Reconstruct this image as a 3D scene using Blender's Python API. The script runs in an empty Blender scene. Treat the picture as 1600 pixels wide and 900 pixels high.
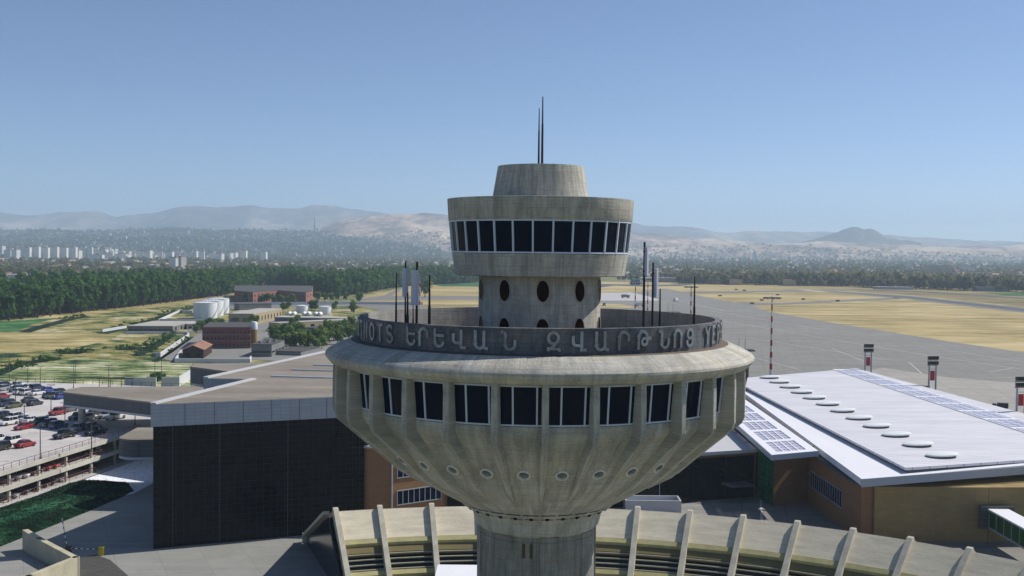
HAZE = 0.00011
import bpy, bmesh, math, random
import numpy as np
from mathutils import Vector, Matrix
R = math.radians
random.seed(7); np.random.seed(7)
scene = bpy.context.scene
COL = scene.collection
PI = math.pi

# ------------------------------------------------------------------ camera and survey helper
F, EYE, PITCH, ROLL = 1720.0, Vector((0, 0, 45)), R(1.93), R(0.6)
_f = Vector((0, math.cos(PITCH), -math.sin(PITCH)))
_u0 = Vector((0, math.sin(PITCH), math.cos(PITCH)))
_r = math.cos(ROLL) * Vector((1, 0, 0)) + math.sin(ROLL) * _u0
_u = -math.sin(ROLL) * Vector((1, 0, 0)) + math.cos(ROLL) * _u0
def ray(px, py): return _f + _r * ((px - 800) / F) + _u * ((450 - py) / F)
def P(px, py, z=0.0):            # survey: point of the level z seen at a photo position
    d = ray(px, py); return EYE + d * ((z - EYE.z) / d.z)
def PD(px, py, Y):               # survey: point at distance Y
    d = ray(px, py); return EYE + d * (Y / d.y)
cam_d = bpy.data.cameras.new('camera'); cam = bpy.data.objects.new('camera', cam_d); COL.objects.link(cam)
cam_d.sensor_width = 36; cam_d.lens = 36 * F / 1600; cam_d.clip_start = 1; cam_d.clip_end = 60000
cam.matrix_world = Matrix(((_r.x, _u.x, -_f.x, EYE.x), (_r.y, _u.y, -_f.y, EYE.y), (_r.z, _u.z, -_f.z, EYE.z), (0, 0, 0, 1)))
scene.camera = cam

# ------------------------------------------------------------------ light
SUN_AZ, SUN_EL = R(25.5), R(44)    # azimuth measured from +X towards +Y
world = bpy.data.worlds.new('World'); scene.world = world; world.use_nodes = True
wt = world.node_tree; wt.nodes.clear()
sky = wt.nodes.new('ShaderNodeTexSky'); sky.sky_type = 'NISHITA'; sky.sun_disc = False
sky.sun_elevation = SUN_EL; sky.sun_rotation = PI / 2 - SUN_AZ; sky.altitude = 1000; sky.air_density = 0.6; sky.dust_density = 0.8; sky.ozone_density = 4.2
bg = wt.nodes.new('ShaderNodeBackground'); bg.inputs['Strength'].default_value = 0.12
wo = wt.nodes.new('ShaderNodeOutputWorld')
wt.links.new(sky.outputs[0], bg.inputs[0]); wt.links.new(bg.outputs[0], wo.inputs[0])
sl = bpy.data.lights.new('sun', 'SUN'); sl.energy = 5.0; sl.angle = R(0.5); sl.color = (1, 0.955, 0.88)
so = bpy.data.objects.new('sun', sl); COL.objects.link(so)
sdir = Vector((math.cos(SUN_AZ) * math.cos(SUN_EL), math.sin(SUN_AZ) * math.cos(SUN_EL), math.sin(SUN_EL)))
so.rotation_euler = sdir.to_track_quat('Z', 'Y').to_euler(); so.location = (60, 40, 120)
vs = scene.view_settings; vs.view_transform = 'Standard'; vs.look = 'None'; vs.exposure = 0; vs.gamma = 1
scene.cycles.max_bounces = 6; scene.cycles.transparent_max_bounces = 12; scene.cycles.volume_bounces = 2
scene.cycles.use_denoising = True

# ------------------------------------------------------------------ materials
def lin(c):
    c = c / 255.0
    return c / 12.92 if c <= 0.04045 else ((c + 0.055) / 1.055) ** 2.4
def S(r, g, b): return (lin(r), lin(g), lin(b), 1)
def G(v, t=(1, 1, 1)): return (v * t[0], v * t[1], v * t[2], 1)
class NT:
    def __init__(s, name):
        s.m = bpy.data.materials.new(name); s.m.use_nodes = True; s.t = s.m.node_tree
        s.b = s.t.nodes['Principled BSDF']
    def n(s, typ, **kw):
        x = s.t.nodes.new(typ)
        for k, v in kw.items(): setattr(x, k, v)
        return x
    def l(s, a, b): s.t.links.new(a, b)
    def math(s, op, a, b=None, clamp=False):
        x = s.n('ShaderNodeMath', operation=op, use_clamp=clamp)
        for i, v in enumerate((a, b)):
            if v is None: continue
            if isinstance(v, (int, float)): x.inputs[i].default_value = v
            else: s.l(v, x.inputs[i])
        return x.outputs[0]
    def coords(s, which='Object', scale=(1, 1, 1)):
        tc = s.n('ShaderNodeTexCoord'); mp = s.n('ShaderNodeMapping'); mp.inputs['Scale'].default_value = scale
        s.l(tc.outputs[which], mp.inputs[0]); return mp.outputs[0]
    def pos(s, scale=(1, 1, 1)):
        g = s.n('ShaderNodeNewGeometry'); mp = s.n('ShaderNodeMapping'); mp.inputs['Scale'].default_value = scale
        s.l(g.outputs['Position'], mp.inputs[0]); return mp.outputs[0]
    def noise(s, vec, scale, detail=4, rough=0.55, lo=0.3, hi=0.7):
        x = s.n('ShaderNodeTexNoise'); x.inputs['Scale'].default_value = scale; x.inputs['Detail'].default_value = detail; x.inputs['Roughness'].default_value = rough
        s.l(vec, x.inputs['Vector'])
        r = s.n('ShaderNodeMapRange'); r.inputs[1].default_value = lo; r.inputs[2].default_value = hi
        s.l(x.outputs[0], r.inputs[0]); return r.outputs[0]
    def mix(s, fac, a, b, mode='MIX'):
        x = s.n('ShaderNodeMix', data_type='RGBA', blend_type=mode)
        for i, v in ((0, fac), (6, a), (7, b)):
            if isinstance(v, (int, float)): x.inputs[i].default_value = v
            elif isinstance(v, tuple): x.inputs[i].default_value = v
            else: s.l(v, x.inputs[i])
        return x.outputs[2]
    def ramp(s, fac, stops):
        x = s.n('ShaderNodeValToRGB'); e = x.color_ramp.elements
        while len(e) < len(stops): e.new(0.5)
        for k, (p, c) in enumerate(stops): e[k].position = p; e[k].color = c
        s.l(fac, x.inputs[0]); return x.outputs[0]
    def done(s, col, rough=0.8, metal=0.0, spec=0.3, bump=None, bs=0.2, bd=0.05):
        if isinstance(col, tuple): s.b.inputs['Base Color'].default_value = col
        else: s.l(col, s.b.inputs['Base Color'])
        if isinstance(rough, float): s.b.inputs['Roughness'].default_value = rough
        else: s.l(rough, s.b.inputs['Roughness'])
        s.b.inputs['Metallic'].default_value = metal; s.b.inputs['Specular IOR Level'].default_value = spec
        if bump is not None:
            x = s.n('ShaderNodeBump'); x.inputs['Strength'].default_value = bs; x.inputs['Distance'].default_value = bd
            s.l(bump, x.inputs['Height']); s.l(x.outputs[0], s.b.inputs['Normal'])
        return s.m
def noisy(name, col, var=0.25, scale=0.6, rough=0.8, metal=0.0, spec=0.3, col2=None, stretch=(1, 1, 1), bump=0.0, which='Object'):
    t = NT(name); v = t.coords(which, stretch)
    a = t.noise(v, scale); b = t.noise(v, scale * 7.3, 3)
    f = t.math('ADD', t.math('MULTIPLY', a, 0.65), t.math('MULTIPLY', b, 0.35))
    c2 = col2 or (col[0] * (1 - var), col[1] * (1 - var), col[2] * (1 - var), 1)
    return t.done(t.mix(f, c2, col), rough, metal, spec, b if bump else None, bump)
def cyl_concrete(name, base, dark, warm, panel=8.0, seam=None):
    """board-marked weathered concrete in cylinder coordinates round the object's own axis"""
    t = NT(name); tc = t.n('ShaderNodeTexCoord'); sp = t.n('ShaderNodeSeparateXYZ'); t.l(tc.outputs['Object'], sp.inputs[0])
    ang = t.math('ARCTAN2', sp.outputs[0], t.math('MULTIPLY', sp.outputs[1], -1))
    def vec(ka, kz):
        cb = t.n('ShaderNodeCombineXYZ'); t.l(t.math('MULTIPLY', ang, ka), cb.inputs[0]); t.l(t.math('MULTIPLY', sp.outputs[2], kz), cb.inputs[1]); return cb.outputs[0]
    streak = t.noise(vec(30, 0.22), 1.3, 6, 0.7, 0.36, 0.66)
    blotch = t.noise(vec(9, 1.1), 0.7, 6, 0.65, 0.40, 0.62)
    blotch2 = t.noise(vec(16, .55), 0.5, 7, 0.75, 0.44, 0.60)
    fine = t.noise(vec(60, 6), 1.5, 4, 0.6)
    board = t.noise(vec(2.2, 7.0), 1.6, 3, 0.6, 0.46, 0.66)
    c = t.mix(t.math('MULTIPLY', streak, 0.6), base, dark)
    c = t.mix(t.math('MULTIPLY', blotch, 0.6), c, warm)
    c = t.mix(t.math('MULTIPLY', blotch2, 0.6), c, tuple(x * 0.6 for x in dark[:3]) + (1,))
    c = t.mix(t.math('MULTIPLY', board, 0.3), c, tuple(x * 0.62 for x in dark[:3]) + (1,))
    c = t.mix(t.math('MULTIPLY', fine, 0.28), c, tuple(min(1, x * 1.3) for x in base[:3]) + (1,))
    pb = t.n('ShaderNodeTexBrick'); pb.offset = .5; pb.inputs['Scale'].default_value = 1; pb.inputs['Mortar Size'].default_value = 0.018; pb.inputs['Brick Width'].default_value = 1.4; pb.inputs['Row Height'].default_value = .62; pb.inputs['Mortar Smooth'].default_value = .5
    pb.inputs['Color1'].default_value = (.82, .82, .82, 1); pb.inputs['Color2'].default_value = (1.1, 1.08, 1.04, 1); pb.inputs['Mortar'].default_value = (.62, .62, .62, 1); t.l(vec(panel, 1), pb.inputs['Vector'])
    c = t.mix(.55, c, pb.outputs['Color'], 'MULTIPLY')
    rain = t.noise(vec(55, 0.12), 1.2, 5, 0.7, 0.55, 0.72)
    c = t.mix(t.math('MULTIPLY', rain, 0.35), c, tuple(x * 0.42 for x in dark[:3]) + (1,))
    h = t.math('ADD', fine, t.math('MULTIPLY', board, .5))
    if seam:
        br = t.n('ShaderNodeTexBrick'); br.offset = 0; br.inputs['Scale'].default_value = 1; br.inputs['Mortar Size'].default_value = 0.02
        br.inputs['Brick Width'].default_value = seam[0]; br.inputs['Row Height'].default_value = seam[1]; br.inputs['Mortar Smooth'].default_value = 0.4
        t.l(vec(seam[2], 1), br.inputs['Vector'])
        c = t.mix(t.math('MULTIPLY', br.outputs['Fac'], 0.6), c, tuple(x * 0.45 for x in dark[:3]) + (1,))
    return t.done(c, 0.85, 0, 0.25, h, 0.35, 0.03)
def walltex(name, c1, c2, mortar, w, h, theta=0.0, msize=0.02, rough=0.85, var=0.25, spec=0.25, offset=0.5):
    """brick or panel pattern laid on vertical walls whose run makes angle theta with +X (None: either face)"""
    t = NT(name); g = t.n('ShaderNodeNewGeometry'); sp = t.n('ShaderNodeSeparateXYZ'); t.l(g.outputs['Position'], sp.inputs[0])
    u = t.math('ADD', t.math('MULTIPLY', sp.outputs[0], math.cos(theta)), t.math('MULTIPLY', sp.outputs[1], math.sin(theta)))
    cb = t.n('ShaderNodeCombineXYZ'); t.l(u, cb.inputs[0]); t.l(sp.outputs[2], cb.inputs[1])
    br = t.n('ShaderNodeTexBrick'); br.offset = offset; br.inputs['Scale'].default_value = 1; br.inputs['Mortar Size'].default_value = msize
    br.inputs['Brick Width'].default_value = w; br.inputs['Row Height'].default_value = h
    br.inputs['Color1'].default_value = c1; br.inputs['Color2'].default_value = c2; br.inputs['Mortar'].default_value = mortar
    t.l(cb.outputs[0], br.inputs['Vector'])
    nz = t.noise(t.pos((1, 1, 0.4)), 0.35, 6, 0.65)
    c = t.mix(t.math('MULTIPLY', nz, var), br.outputs['Color'], tuple(x * 0.35 for x in c1[:3]) + (1,))
    return t.done(c, rough, 0, spec)
def glass(name, col, rough=0.08, spec=0.5):
    t = NT(name); nz = t.noise(t.pos(), 0.25, 2)
    return t.done(t.mix(t.math('MULTIPLY', nz, 0.5), col, tuple(x * 1.8 for x in col[:3]) + (1,)), rough, 0, spec)

M = {}
M['conc'] = cyl_concrete('weathered_concrete', S(202, 200, 190), S(134, 134, 130), S(186, 172, 146), 9.0)
M['conc_col'] = cyl_concrete('panelled_concrete', S(160, 160, 152), S(106, 107, 102), S(140, 130, 110), seam=(2.05, 2.6, 3.93))
M['conc_dark'] = cyl_concrete('stained_parapet', S(120, 125, 134), S(44, 47, 54), S(134, 121, 106))
M['lining'] = cyl_concrete('parapet_lining', S(172, 172, 170), S(118, 120, 122), S(150, 146, 136))
M['brown_ledge'] = noisy('brown_waterproofing', S(112, 98, 86), 0.3, 0.8)
M['glass'] = glass('dark_tinted_glass', (0.004, 0.008, 0.022, 1), 0.05, 0.09)
M['oval'] = glass('rust_brown_glass', (0.014, 0.004, 0.002, 1), 0.3, 0.05)
M['frame_white'] = noisy('white_frame', S(208, 218, 232), 0.1, 2, 0.45)
M['alu'] = noisy('grey_aluminium', S(170, 176, 184), 0.15, 2, 0.45)
M['whitepaint'] = noisy('white_paint', S(226, 226, 230), 0.12, 0.7, 0.5)
M['slot'] = noisy('ochre_slot', S(92, 78, 40), 0.5, 3)
M['black'] = noisy('black_hole', G(0.006), 0.2, 2)
M['steel_dark'] = noisy('rusty_dark_steel', S(64, 54, 48), 0.4, 3, 0.6)
M['letter'] = noisy('dull_metal_letter', S(178, 184, 194), 0.6, 1.1, 0.42, 0.45, 0.5, stretch=(1, 1, .7), col2=S(98, 96, 96))
M['panel_ant'] = noisy('pale_antenna_casing', S(206, 206, 222), 0.08, 0.8, 0.5)

# ------------------------------------------------------------------ mesh helpers
class MB:
    def __init__(s): s.v = []; s.f = []; s.m = []
    def add(s, vs, fs, mi=0):
        o = len(s.v); s.v += [tuple(v) for v in vs]
        for f in fs: s.f.append(tuple(i + o for i in f)); s.m.append(mi)
    def box(s, c, d, rz=0.0, mi=0):
        x, y, z = d[0] / 2, d[1] / 2, d[2] / 2; ca, sa = math.cos(rz), math.sin(rz)
        vs = [(c[0] + a * ca - b * sa, c[1] + a * sa + b * ca, c[2] + k) for k in (-z, z) for a, b in ((-x, -y), (x, -y), (x, y), (-x, y))]
        s.add(vs, [(3, 2, 1, 0), (4, 5, 6, 7), (0, 1, 5, 4), (1, 2, 6, 5), (2, 3, 7, 6), (3, 0, 4, 7)], mi)
    def prism(s, poly, z0, z1, mi=0):      # poly counter-clockwise list of (x, y[, dz])
        n = len(poly)
        if sum(poly[i][0] * poly[(i + 1) % n][1] - poly[(i + 1) % n][0] * poly[i][1] for i in range(n)) < 0: poly = poly[::-1]
        a = [(p[0], p[1], z0) for p in poly]; b = [(p[0], p[1], z1) for p in poly]
        s.add(a + b, [tuple(range(n - 1, -1, -1)), tuple(range(n, 2 * n))] + [(i, (i + 1) % n, n + (i + 1) % n, n + i) for i in range(n)], mi)
    def slab(s, top, th, mi=0):            # top: list of 3-D points, thickness downwards
        n = len(top)
        if sum(top[i][0] * top[(i + 1) % n][1] - top[(i + 1) % n][0] * top[i][1] for i in range(n)) < 0: top = top[::-1]
        a = [(p[0], p[1], p[2] - th) for p in top]; b = [tuple(p) for p in top]
        s.add(a + b, [tuple(range(n - 1, -1, -1)), tuple(range(n, 2 * n))] + [(i, (i + 1) % n, n + (i + 1) % n, n + i) for i in range(n)], mi)
    def poly(s, pts, mi=0):
        n = len(pts)
        if sum(pts[i][0] * pts[(i + 1) % n][1] - pts[(i + 1) % n][0] * pts[i][1] for i in range(n)) < 0: pts = pts[::-1]
        s.add(pts, [tuple(range(n))], mi)
    def tube(s, a, b, r0, r1=None, n=8, mi=0):
        a, b = Vector(a), Vector(b); r1 = r0 if r1 is None else r1
        d = (b - a).normalized(); x = d.orthogonal().normalized(); y = d.cross(x)
        vs = []
        for p, r in ((a, r0), (b, r1)):
            for k in range(n): t = 2 * PI * k / n; vs.append(p + x * (r * math.cos(t)) + y * (r * math.sin(t)))
        s.add(vs, [(k, (k + 1) % n, n + (k + 1) % n, n + k) for k in range(n)] + [tuple(range(n - 1, -1, -1)), tuple(range(n, 2 * n))], mi)
    def lathe(s, prof, n=96, c=(0, 0), closed=False, mi=0):   # prof (r, z) from bottom to top gives outward faces
        m = len(prof); vs = [(c[0] + r * math.cos(2 * PI * k / n), c[1] + r * math.sin(2 * PI * k / n), z) for r, z in prof for k in range(n)]
        fs = []
        for j in range(m if closed else m - 1):
            j2 = (j + 1) % m
            for k in range(n): fs.append((j * n + k, j * n + (k + 1) % n, j2 * n + (k + 1) % n, j2 * n + k))
        s.add(vs, fs, mi)
    def build(s, name, mats, parent=None, smooth=False, loc=None):
        me = bpy.data.meshes.new(name); me.from_pydata(s.v, [], s.f); me.validate()
        mats = mats if isinstance(mats, (list, tuple)) else [mats]
        for m in mats: me.materials.append(M[m] if isinstance(m, str) else m)
        if len(mats) > 1: me.polygons.foreach_set('material_index', s.m)
        bm = bmesh.new(); bm.from_mesh(me); bmesh.ops.recalc_face_normals(bm, faces=bm.faces)
        if smooth:
            for f in bm.faces: f.smooth = True
            for e in bm.edges:
                if len(e.link_faces) == 2 and e.calc_face_angle(0) > R(32): e.smooth = False
        bm.to_mesh(me); bm.free(); me.update()
        o = bpy.data.objects.new(name, me); COL.objects.link(o)
        if parent: o.parent = parent
        if loc is not None: o.location = loc
        return o
def rootat(name, loc, label, cat, group=None, rz=0.0):
    o = bpy.data.objects.new(name, None); COL.objects.link(o); o.location = loc; o.rotation_euler.z = rz; o.empty_display_size = 0.3
    o['label'] = label; o['category'] = cat
    if group: o['group'] = group
    return o
def tag(o, label, cat, group=None):
    o['label'] = label; o['category'] = cat
    if group: o['group'] = group
    return o
def struct(o, kind='structure'): o['kind'] = kind; return o
def copyobj(o, parent=None):
    c = o.copy(); COL.objects.link(c)
    if parent: c.parent = parent
    return c
def copy_tree(root, parent=None):
    c = copyobj(root, parent)
    for ch in list(root.children): copy_tree(ch, c)
    return c
def rel(pts, c): return [(p[0] - c[0], p[1] - c[1]) for p in pts]
# ------------------------------------------------------------------ control tower
TD = 75.0
TC = PD(842.4, 500, TD); TC = Vector((TC.x, TC.y, 0))
tower = rootat('control_tower', TC, 'mushroom shaped weathered concrete control tower standing in the middle of the airport', 'control tower', None, -R(1.41))
def ang(phi): return (math.sin(R(phi)), -math.cos(R(phi)))     # 0 faces the camera, + to the right
def polar(phi, r, z): a = ang(phi); return (a[0] * r, a[1] * r, z)
mb = MB(); mb.lathe([(3.93, 0), (3.93, 26.4)], 96)
for k in range(8):
    phi = -33 + 45 * k
    vs = []
    for (a, r) in ((-9.5, 3.9), (9.5, 3.9), (8.6, 4.08), (-8.6, 4.08)):
        vs += [polar(phi + a, r, 0), polar(phi + a, r, 26.35)]
    mb.add(vs, [(0, 2, 3, 1), (2, 4, 5, 3), (4, 6, 7, 5), (6, 0, 1, 7), (1, 3, 5, 7)])
col = mb.build('column', 'conc_col', tower, True)
for phi in (-12.4, -5.0):
    m = MB(); m.box((0, 0, 0), (0.16, 0.08, 0.95)); a = ang(phi)
    o = m.build('vent_slot', 'slot', col); o.location = (a[0] * 3.95, a[1] * 3.95, 25.45); o.rotation_euler.z = R(phi)
mb = MB()
mb.lathe([(3.9, 26.3), (4.22, 26.55), (4.3, 26.8), (4.38, 27.2), (4.62, 27.62), (5.25, 28.0)], 120)
collar = mb.build('collar', 'conc', tower, True)
# bowl shell
mb = MB()
prof = [(5.2, 27.92), (5.32, 28.1), (6.95, 29.0), (8.4, 29.88), (9.5, 30.62), (10.2, 31.3), (11.1, 32.3), (12.05, 33.4), (12.85, 34.3), (13.02, 34.62), (13.02, 35.02), (12.9, 35.07)]
mb.lathe(prof, 180)
mb.lathe([(12.9, 37.36), (13.1, 37.4), (13.75, 37.5), (14.05, 37.62), (14.32, 37.92), (14.4, 38.06), (14.38, 38.2), (14.24, 38.36), (13.7, 38.64), (13.1, 38.89), (12.7, 39.02)], 180)
bowl = mb.build('bowl', 'conc', tower, True)
mb = MB(); mb.lathe([(12.72, 39.015), (12.4, 39.06), (12.0, 39.06)], 180)
mb.build('ledge', 'brown_ledge', tower, True)
mb = MB(); 
for k in range(30):
    for (rr, zz) in ((5.36, 28.1), (4.72, 27.69)):
        a0, a1 = 12 * k + 2.6, 12 * k + 12.8
        vs = [polar(a0 + (a1 - a0) * i / 4, rr + dr, zz + dz) for i in range(5) for dr, dz in ((.02, 0), (.14, .075))]
        mb.add(vs, [(2 * i, 2 * i + 2, 2 * i + 3, 2 * i + 1) for i in range(4)])
mb.build('drainage_slits', 'black', tower)
def on_bowl(z):
    for (r0, z0), (r1, z1) in zip(prof, prof[1:]):
        if z0 <= z <= z1: return r0 + (r1 - r0) * (z - z0) / (z1 - z0)
    return prof[-1][0]
def fin_mesh():
    w0 = 0.19
    st = [  # (outer r, z, half width at the outside, inner r)
        (13.86, 37.6, w0, 12.55), (13.9, 36.5, w0, 12.55), (13.9, 34.45, w0, 12.55), (13.74, 34.05, w0, 12.3), (12.55, 33.02, 0.21, 11.3),
        (11.05, 31.72, 0.18, 10.2), (9.75, 30.54, 0.12, 9.0), (8.2, 29.68, 0.03, 7.6)]
    m = MB(); vs = []
    for r, z, w, ri in st:
        wi = w * 1.1 if r > 13 else w * 1.35
        vs += [(-wi, -ri, z), (-w, -(r - 0.06), z), (-w * 0.8, -r, z), (w * 0.8, -r, z), (w, -(r - 0.06), z), (wi, -ri, z)]
    fs = []
    for j in range(len(st) - 1):
        for k in range(5): fs.append((j * 6 + k, j * 6 + k + 1, j * 6 + 6 + k + 1, j * 6 + 6 + k))
    m.add(vs, fs); return m
fin0 = fin_mesh().build('fin', 'conc', tower)
for k in range(30):
    o = fin0 if k == 0 else copyobj(fin0, tower); o.rotation_euler.z = R(1.7 + 12 * k)
# band windows: one glazed bay between each pair of fins
def bay_mesh(r0, r1, z0, z1, a0, a1, n=6):
    m = MB(); vs = []
    for k in range(n + 1):
        a = a0 + (a1 - a0) * k / n
        vs += [polar(a, r0, z0), polar(a, r1, z1)]
    m.add(vs, [(2 * k, 2 * k + 2, 2 * k + 3, 2 * k + 1) for k in range(n)]); return m
def bar(m, a, r0, r1, z0, z1, w, d):
    p, q = Vector(polar(a, r0, z0)), Vector(polar(a, r1, z1)); t = Vector((math.cos(R(a)), math.sin(R(a)), 0)); o = Vector(polar(a, 1, 0))
    vs = [b + t * (s * w / 2) + o * (e * d) for b in (p, q) for s, e in ((-1, -.2), (1, -.2), (1, 1), (-1, 1))]
    m.add(vs, [(0, 1, 2, 3), (7, 6, 5, 4), (0, 4, 5, 1), (1, 5, 6, 2), (2, 6, 7, 3), (3, 7, 4, 0)])
def hoop(m, r, z, w, d, a0, a1, n=6):
    for k in range(n):
        b0, b1 = a0 + (a1 - a0) * k / n, a0 + (a1 - a0) * (k + 1) / n
        vs = [polar(a, rr, zz) for a in (b0, b1) for rr, zz in ((r - .02, z), (r + d, z), (r + d, z + w), (r - .02, z + w))]
        m.add(vs, [(0, 1, 5, 4), (1, 2, 6, 5), (2, 3, 7, 6), (3, 0, 4, 7)])
g0 = bay_mesh(12.96, 13.2, 35.06, 37.42, 1.7, 13.7)
m = MB()
for a in (5.7, 11.7): bar(m, a, 12.96, 13.2, 35.06, 37.42, 0.1, 0.07)
hoop(m, 12.96, 35.07, 0.09, 0.06, 1.7, 13.7); hoop(m, 13.19, 37.33, 0.08, 0.06, 1.7, 13.7)
win0 = g0.build('window', 'glass', tower); fr0 = m.build('window_frame', 'frame_white', win0)
for k in range(1, 30):
    o = copy_tree(win0, tower); o.rotation_euler.z = R(12 * k)
# dark interior core behind the glass so the band never shows daylight through
# portholes
m = MB(); n = 16
ring = [(0.42, -0.05), (0.40, 0.1), (0.33, 0.12), (0.27, -0.1)]
M['port_ring'] = noisy('pale_cast_ring', S(236, 234, 226), 0.25, 2.5, 0.8)
vs = [(r * math.cos(2 * PI * k / n), -d, r * math.sin(2 * PI * k / n)) for r, d in ring for k in range(n)]
m.add(vs, [(j * n + k, j * n + (k + 1) % n, (j + 1) * n + (k + 1) % n, (j + 1) * n + k) for j in range(3) for k in range(n)])
port0 = m.build('porthole', 'port_ring', tower, True)
m = MB(); rg = [(.3, -.1), (.27, .04), (.18, .15), (.08, .19), (.01, .2)]; vs = [(r * math.cos(2 * PI * k / n) + .03, -d, r * math.sin(2 * PI * k / n) + .05) for r, d in rg for k in range(n)]
m.add(vs, [(j * n + k, j * n + (k + 1) % n, (j + 1) * n + (k + 1) % n, (j + 1) * n + k) for j in range(4) for k in range(n)])
M['port_lens'] = noisy('grey_green_lens', S(128, 134, 126), 0.6, 4, 0.35)
m.build('lens', 'port_lens', port0, True)
zp = 31.85; slope = math.atan2(1.15, 0.9)
for k in range(30):
    o = port0 if k == 0 else copy_tree(port0, tower); phi = 7.7 + 12 * k
    o.rotation_euler = (R(38), 0, R(phi)); o.location = polar(phi, on_bowl(zp) + 0.0, zp)
m = MB(); m.tube((0, 0.05, 0), (0, -0.06, 0), 0.13, 0.13, 10)
hole0 = m.build('drain_hole', 'black', tower)
for k in range(30):
    o = hole0 if k == 0 else copyobj(hole0, tower); phi = 7.7 + 12 * k
    o.rotation_euler = (R(45), 0, R(phi)); o.location = polar(phi, 4.95, 27.8)
# deck, parapet
mb = MB(); mb.lathe([(12.0, 39.12), (4.1, 39.14)], 120); mb.build('deck', 'brown_ledge', tower)
mb = MB(); mb.lathe([(12.12, 39.0), (12.16, 40.58), (11.9, 40.6)], 180)
parapet = mb.build('parapet', 'conc_dark', tower, True)
mb = MB(); mb.lathe([(11.9, 40.6), (11.84, 40.58), (11.84, 39.05)], 180); mb.build('lining', 'lining', parapet, True)
# lettering on the parapet
def arc(cx, cy, rx, ry, a0, a1, n=9):
    return [(cx + rx * math.cos(R(a0 + (a1 - a0) * k / n)), cy + ry * math.sin(R(a0 + (a1 - a0) * k / n))) for k in range(n + 1)]
GLYPH = {   # centre lines of the strokes, height 1
 'Ե': (.62, [[(0, 1), (0, .3)] + arc(.3, .3, .3, .3, 180, 350), [(0, .64), (.6, .64)]]),
 'Ր': (.6, [[(0, 0), (0, .7)] + arc(.3, .7, .3, .3, 180, 0) + [(.6, .52)]]),
 'Վ': (.72, [[(0, .76), (0, .48)] + arc(.22, .46, .22, .2, 180, 270) + [(.5, .26)], [(.5, 1), (.5, 0), (.74, 0)]]),
 'Ա': (.66, [[(0, 1), (0, .28)] + arc(.26, .28, .26, .28, 180, 360) + [(.52, 1)], [(.5, .12), (.58, .02), (.72, 0)]]),
 'Ն': (.66, [[(-.08, 1), (.1, .92), (.14, .8), (.12, .62), (.12, .28)] + arc(.4, .28, .28, .28, 180, 360) + [(.68, .5)]]),
 'Զ': (.62, [arc(.3, .68, .29, .32, -60, 300, 16), [(.46, .42), (.34, .22), (.12, .06), (.62, .06), (.66, -.04)], [(.02, .12), (.02, -.02)]]),
 'Թ': (.8, [[(0, 0), (0, .7)] + arc(.3, .7, .3, .3, 180, 0) + [(.6, .46)] + arc(.42, .42, .18, .2, 0, -270) + [(.86, .6)]]),
 'Ո': (.6, [[(0, 0), (0, .7)] + arc(.3, .7, .3, .3, 180, 0) + [(.6, 0)]]),
 'Ց': (.58, [arc(.29, .73, .26, .27, -70, 290, 16), [(.48, .55), (.54, .4)] + arc(.28, .26, .28, .26, 25, -190, 10)]),
 'Y': (.6, [[(0, 1), (.3, .5), (.6, 1)], [(.3, .5), (.3, 0)]]), 'E': (.5, [[(.5, 1), (0, 1), (0, 0), (.5, 0)], [(0, .52), (.42, .52)]]), 'R': (.55, [[(0, 0), (0, 1), (.3, 1)] + arc(.3, .75, .24, .25, 90, -90) + [(0, .5)], [(.25, .5), (.55, 0)]]),
 'V': (.6, [[(0, 1), (.3, 0), (.6, 1)]]), 'A': (.62, [[(0, 0), (.31, 1), (.62, 0)], [(.12, .34), (.5, .34)]]), 'N': (.55, [[(0, 0), (0, 1), (.55, 0), (.55, 1)]]), 'Z': (.55, [[(0, 1), (.55, 1), (0, 0), (.55, 0)]]),
 'T': (.6, [[(0, 1), (.6, 1)], [(.3, 1), (.3, 0)]]), 'O': (.62, [arc(.31, .5, .31, .5, 0, 360, 20)]), 'S': (.54, [arc(.27, .75, .26, .25, 30, 270, 9) + arc(.27, .25, .26, .25, 90, -150, 9)]),
}
def word(chars, size, zbase, sw=.085):
    for ch, phi in chars:
        w, strokes = GLYPH[ch]; m = MB()
        for pl in strokes:
            P2 = [Vector(p) for p in pl]; closed = (P2[0] - P2[-1]).length < 1e-4; n = len(P2); L, Rr = [], []
            for i in range(n):
                a = P2[i] - P2[i - 1] if i else (P2[0] - P2[-2] if closed else P2[1] - P2[0]); b = P2[i + 1] - P2[i] if i < n - 1 else (P2[1] - P2[0] if closed else P2[-1] - P2[-2])
                a, b = a.normalized(), b.normalized(); nn = Vector((-(a + b).y, (a + b).x)); nn = nn.normalized() if nn.length > .05 else Vector((-a.y, a.x))
                k = sw / max(.5, nn.dot(Vector((-a.y, a.x)))); e = Vector((0, 0))
                if not closed and i == 0: e = -b * sw * .6
                if not closed and i == n - 1: e = a * sw * .6
                L.append(P2[i] + nn * k + e); Rr.append(P2[i] - nn * k + e)
            vs = []
            for l, r in zip(L, Rr):
                for q, d in ((l, .0), (l, .13), (r, .13), (r, .0)):
                    vs.append(polar(phi + math.degrees((q.x - w / 2) * size / 12.16), 12.12 + .04 * (zbase + q.y * size - 39) / 1.6 + d, zbase + q.y * size))
            m.add(vs, [(4 * i + j, 4 * i + (j + 1) % 4, 4 * i + 4 + (j + 1) % 4, 4 * i + 4 + j) for i in range(n - 1) for j in range(4)] + ([] if closed else [(3, 2, 1, 0), (4 * n - 4, 4 * n - 3, 4 * n - 2, 4 * n - 1)]))
        m.build('letter', 'letter', parapet)
word(list(zip('ԵՐԵՎԱՆ', (-38.6, -33.9, -28.5, -22.3, -15.9, -8.1))), 1.0, 39.36)
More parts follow.
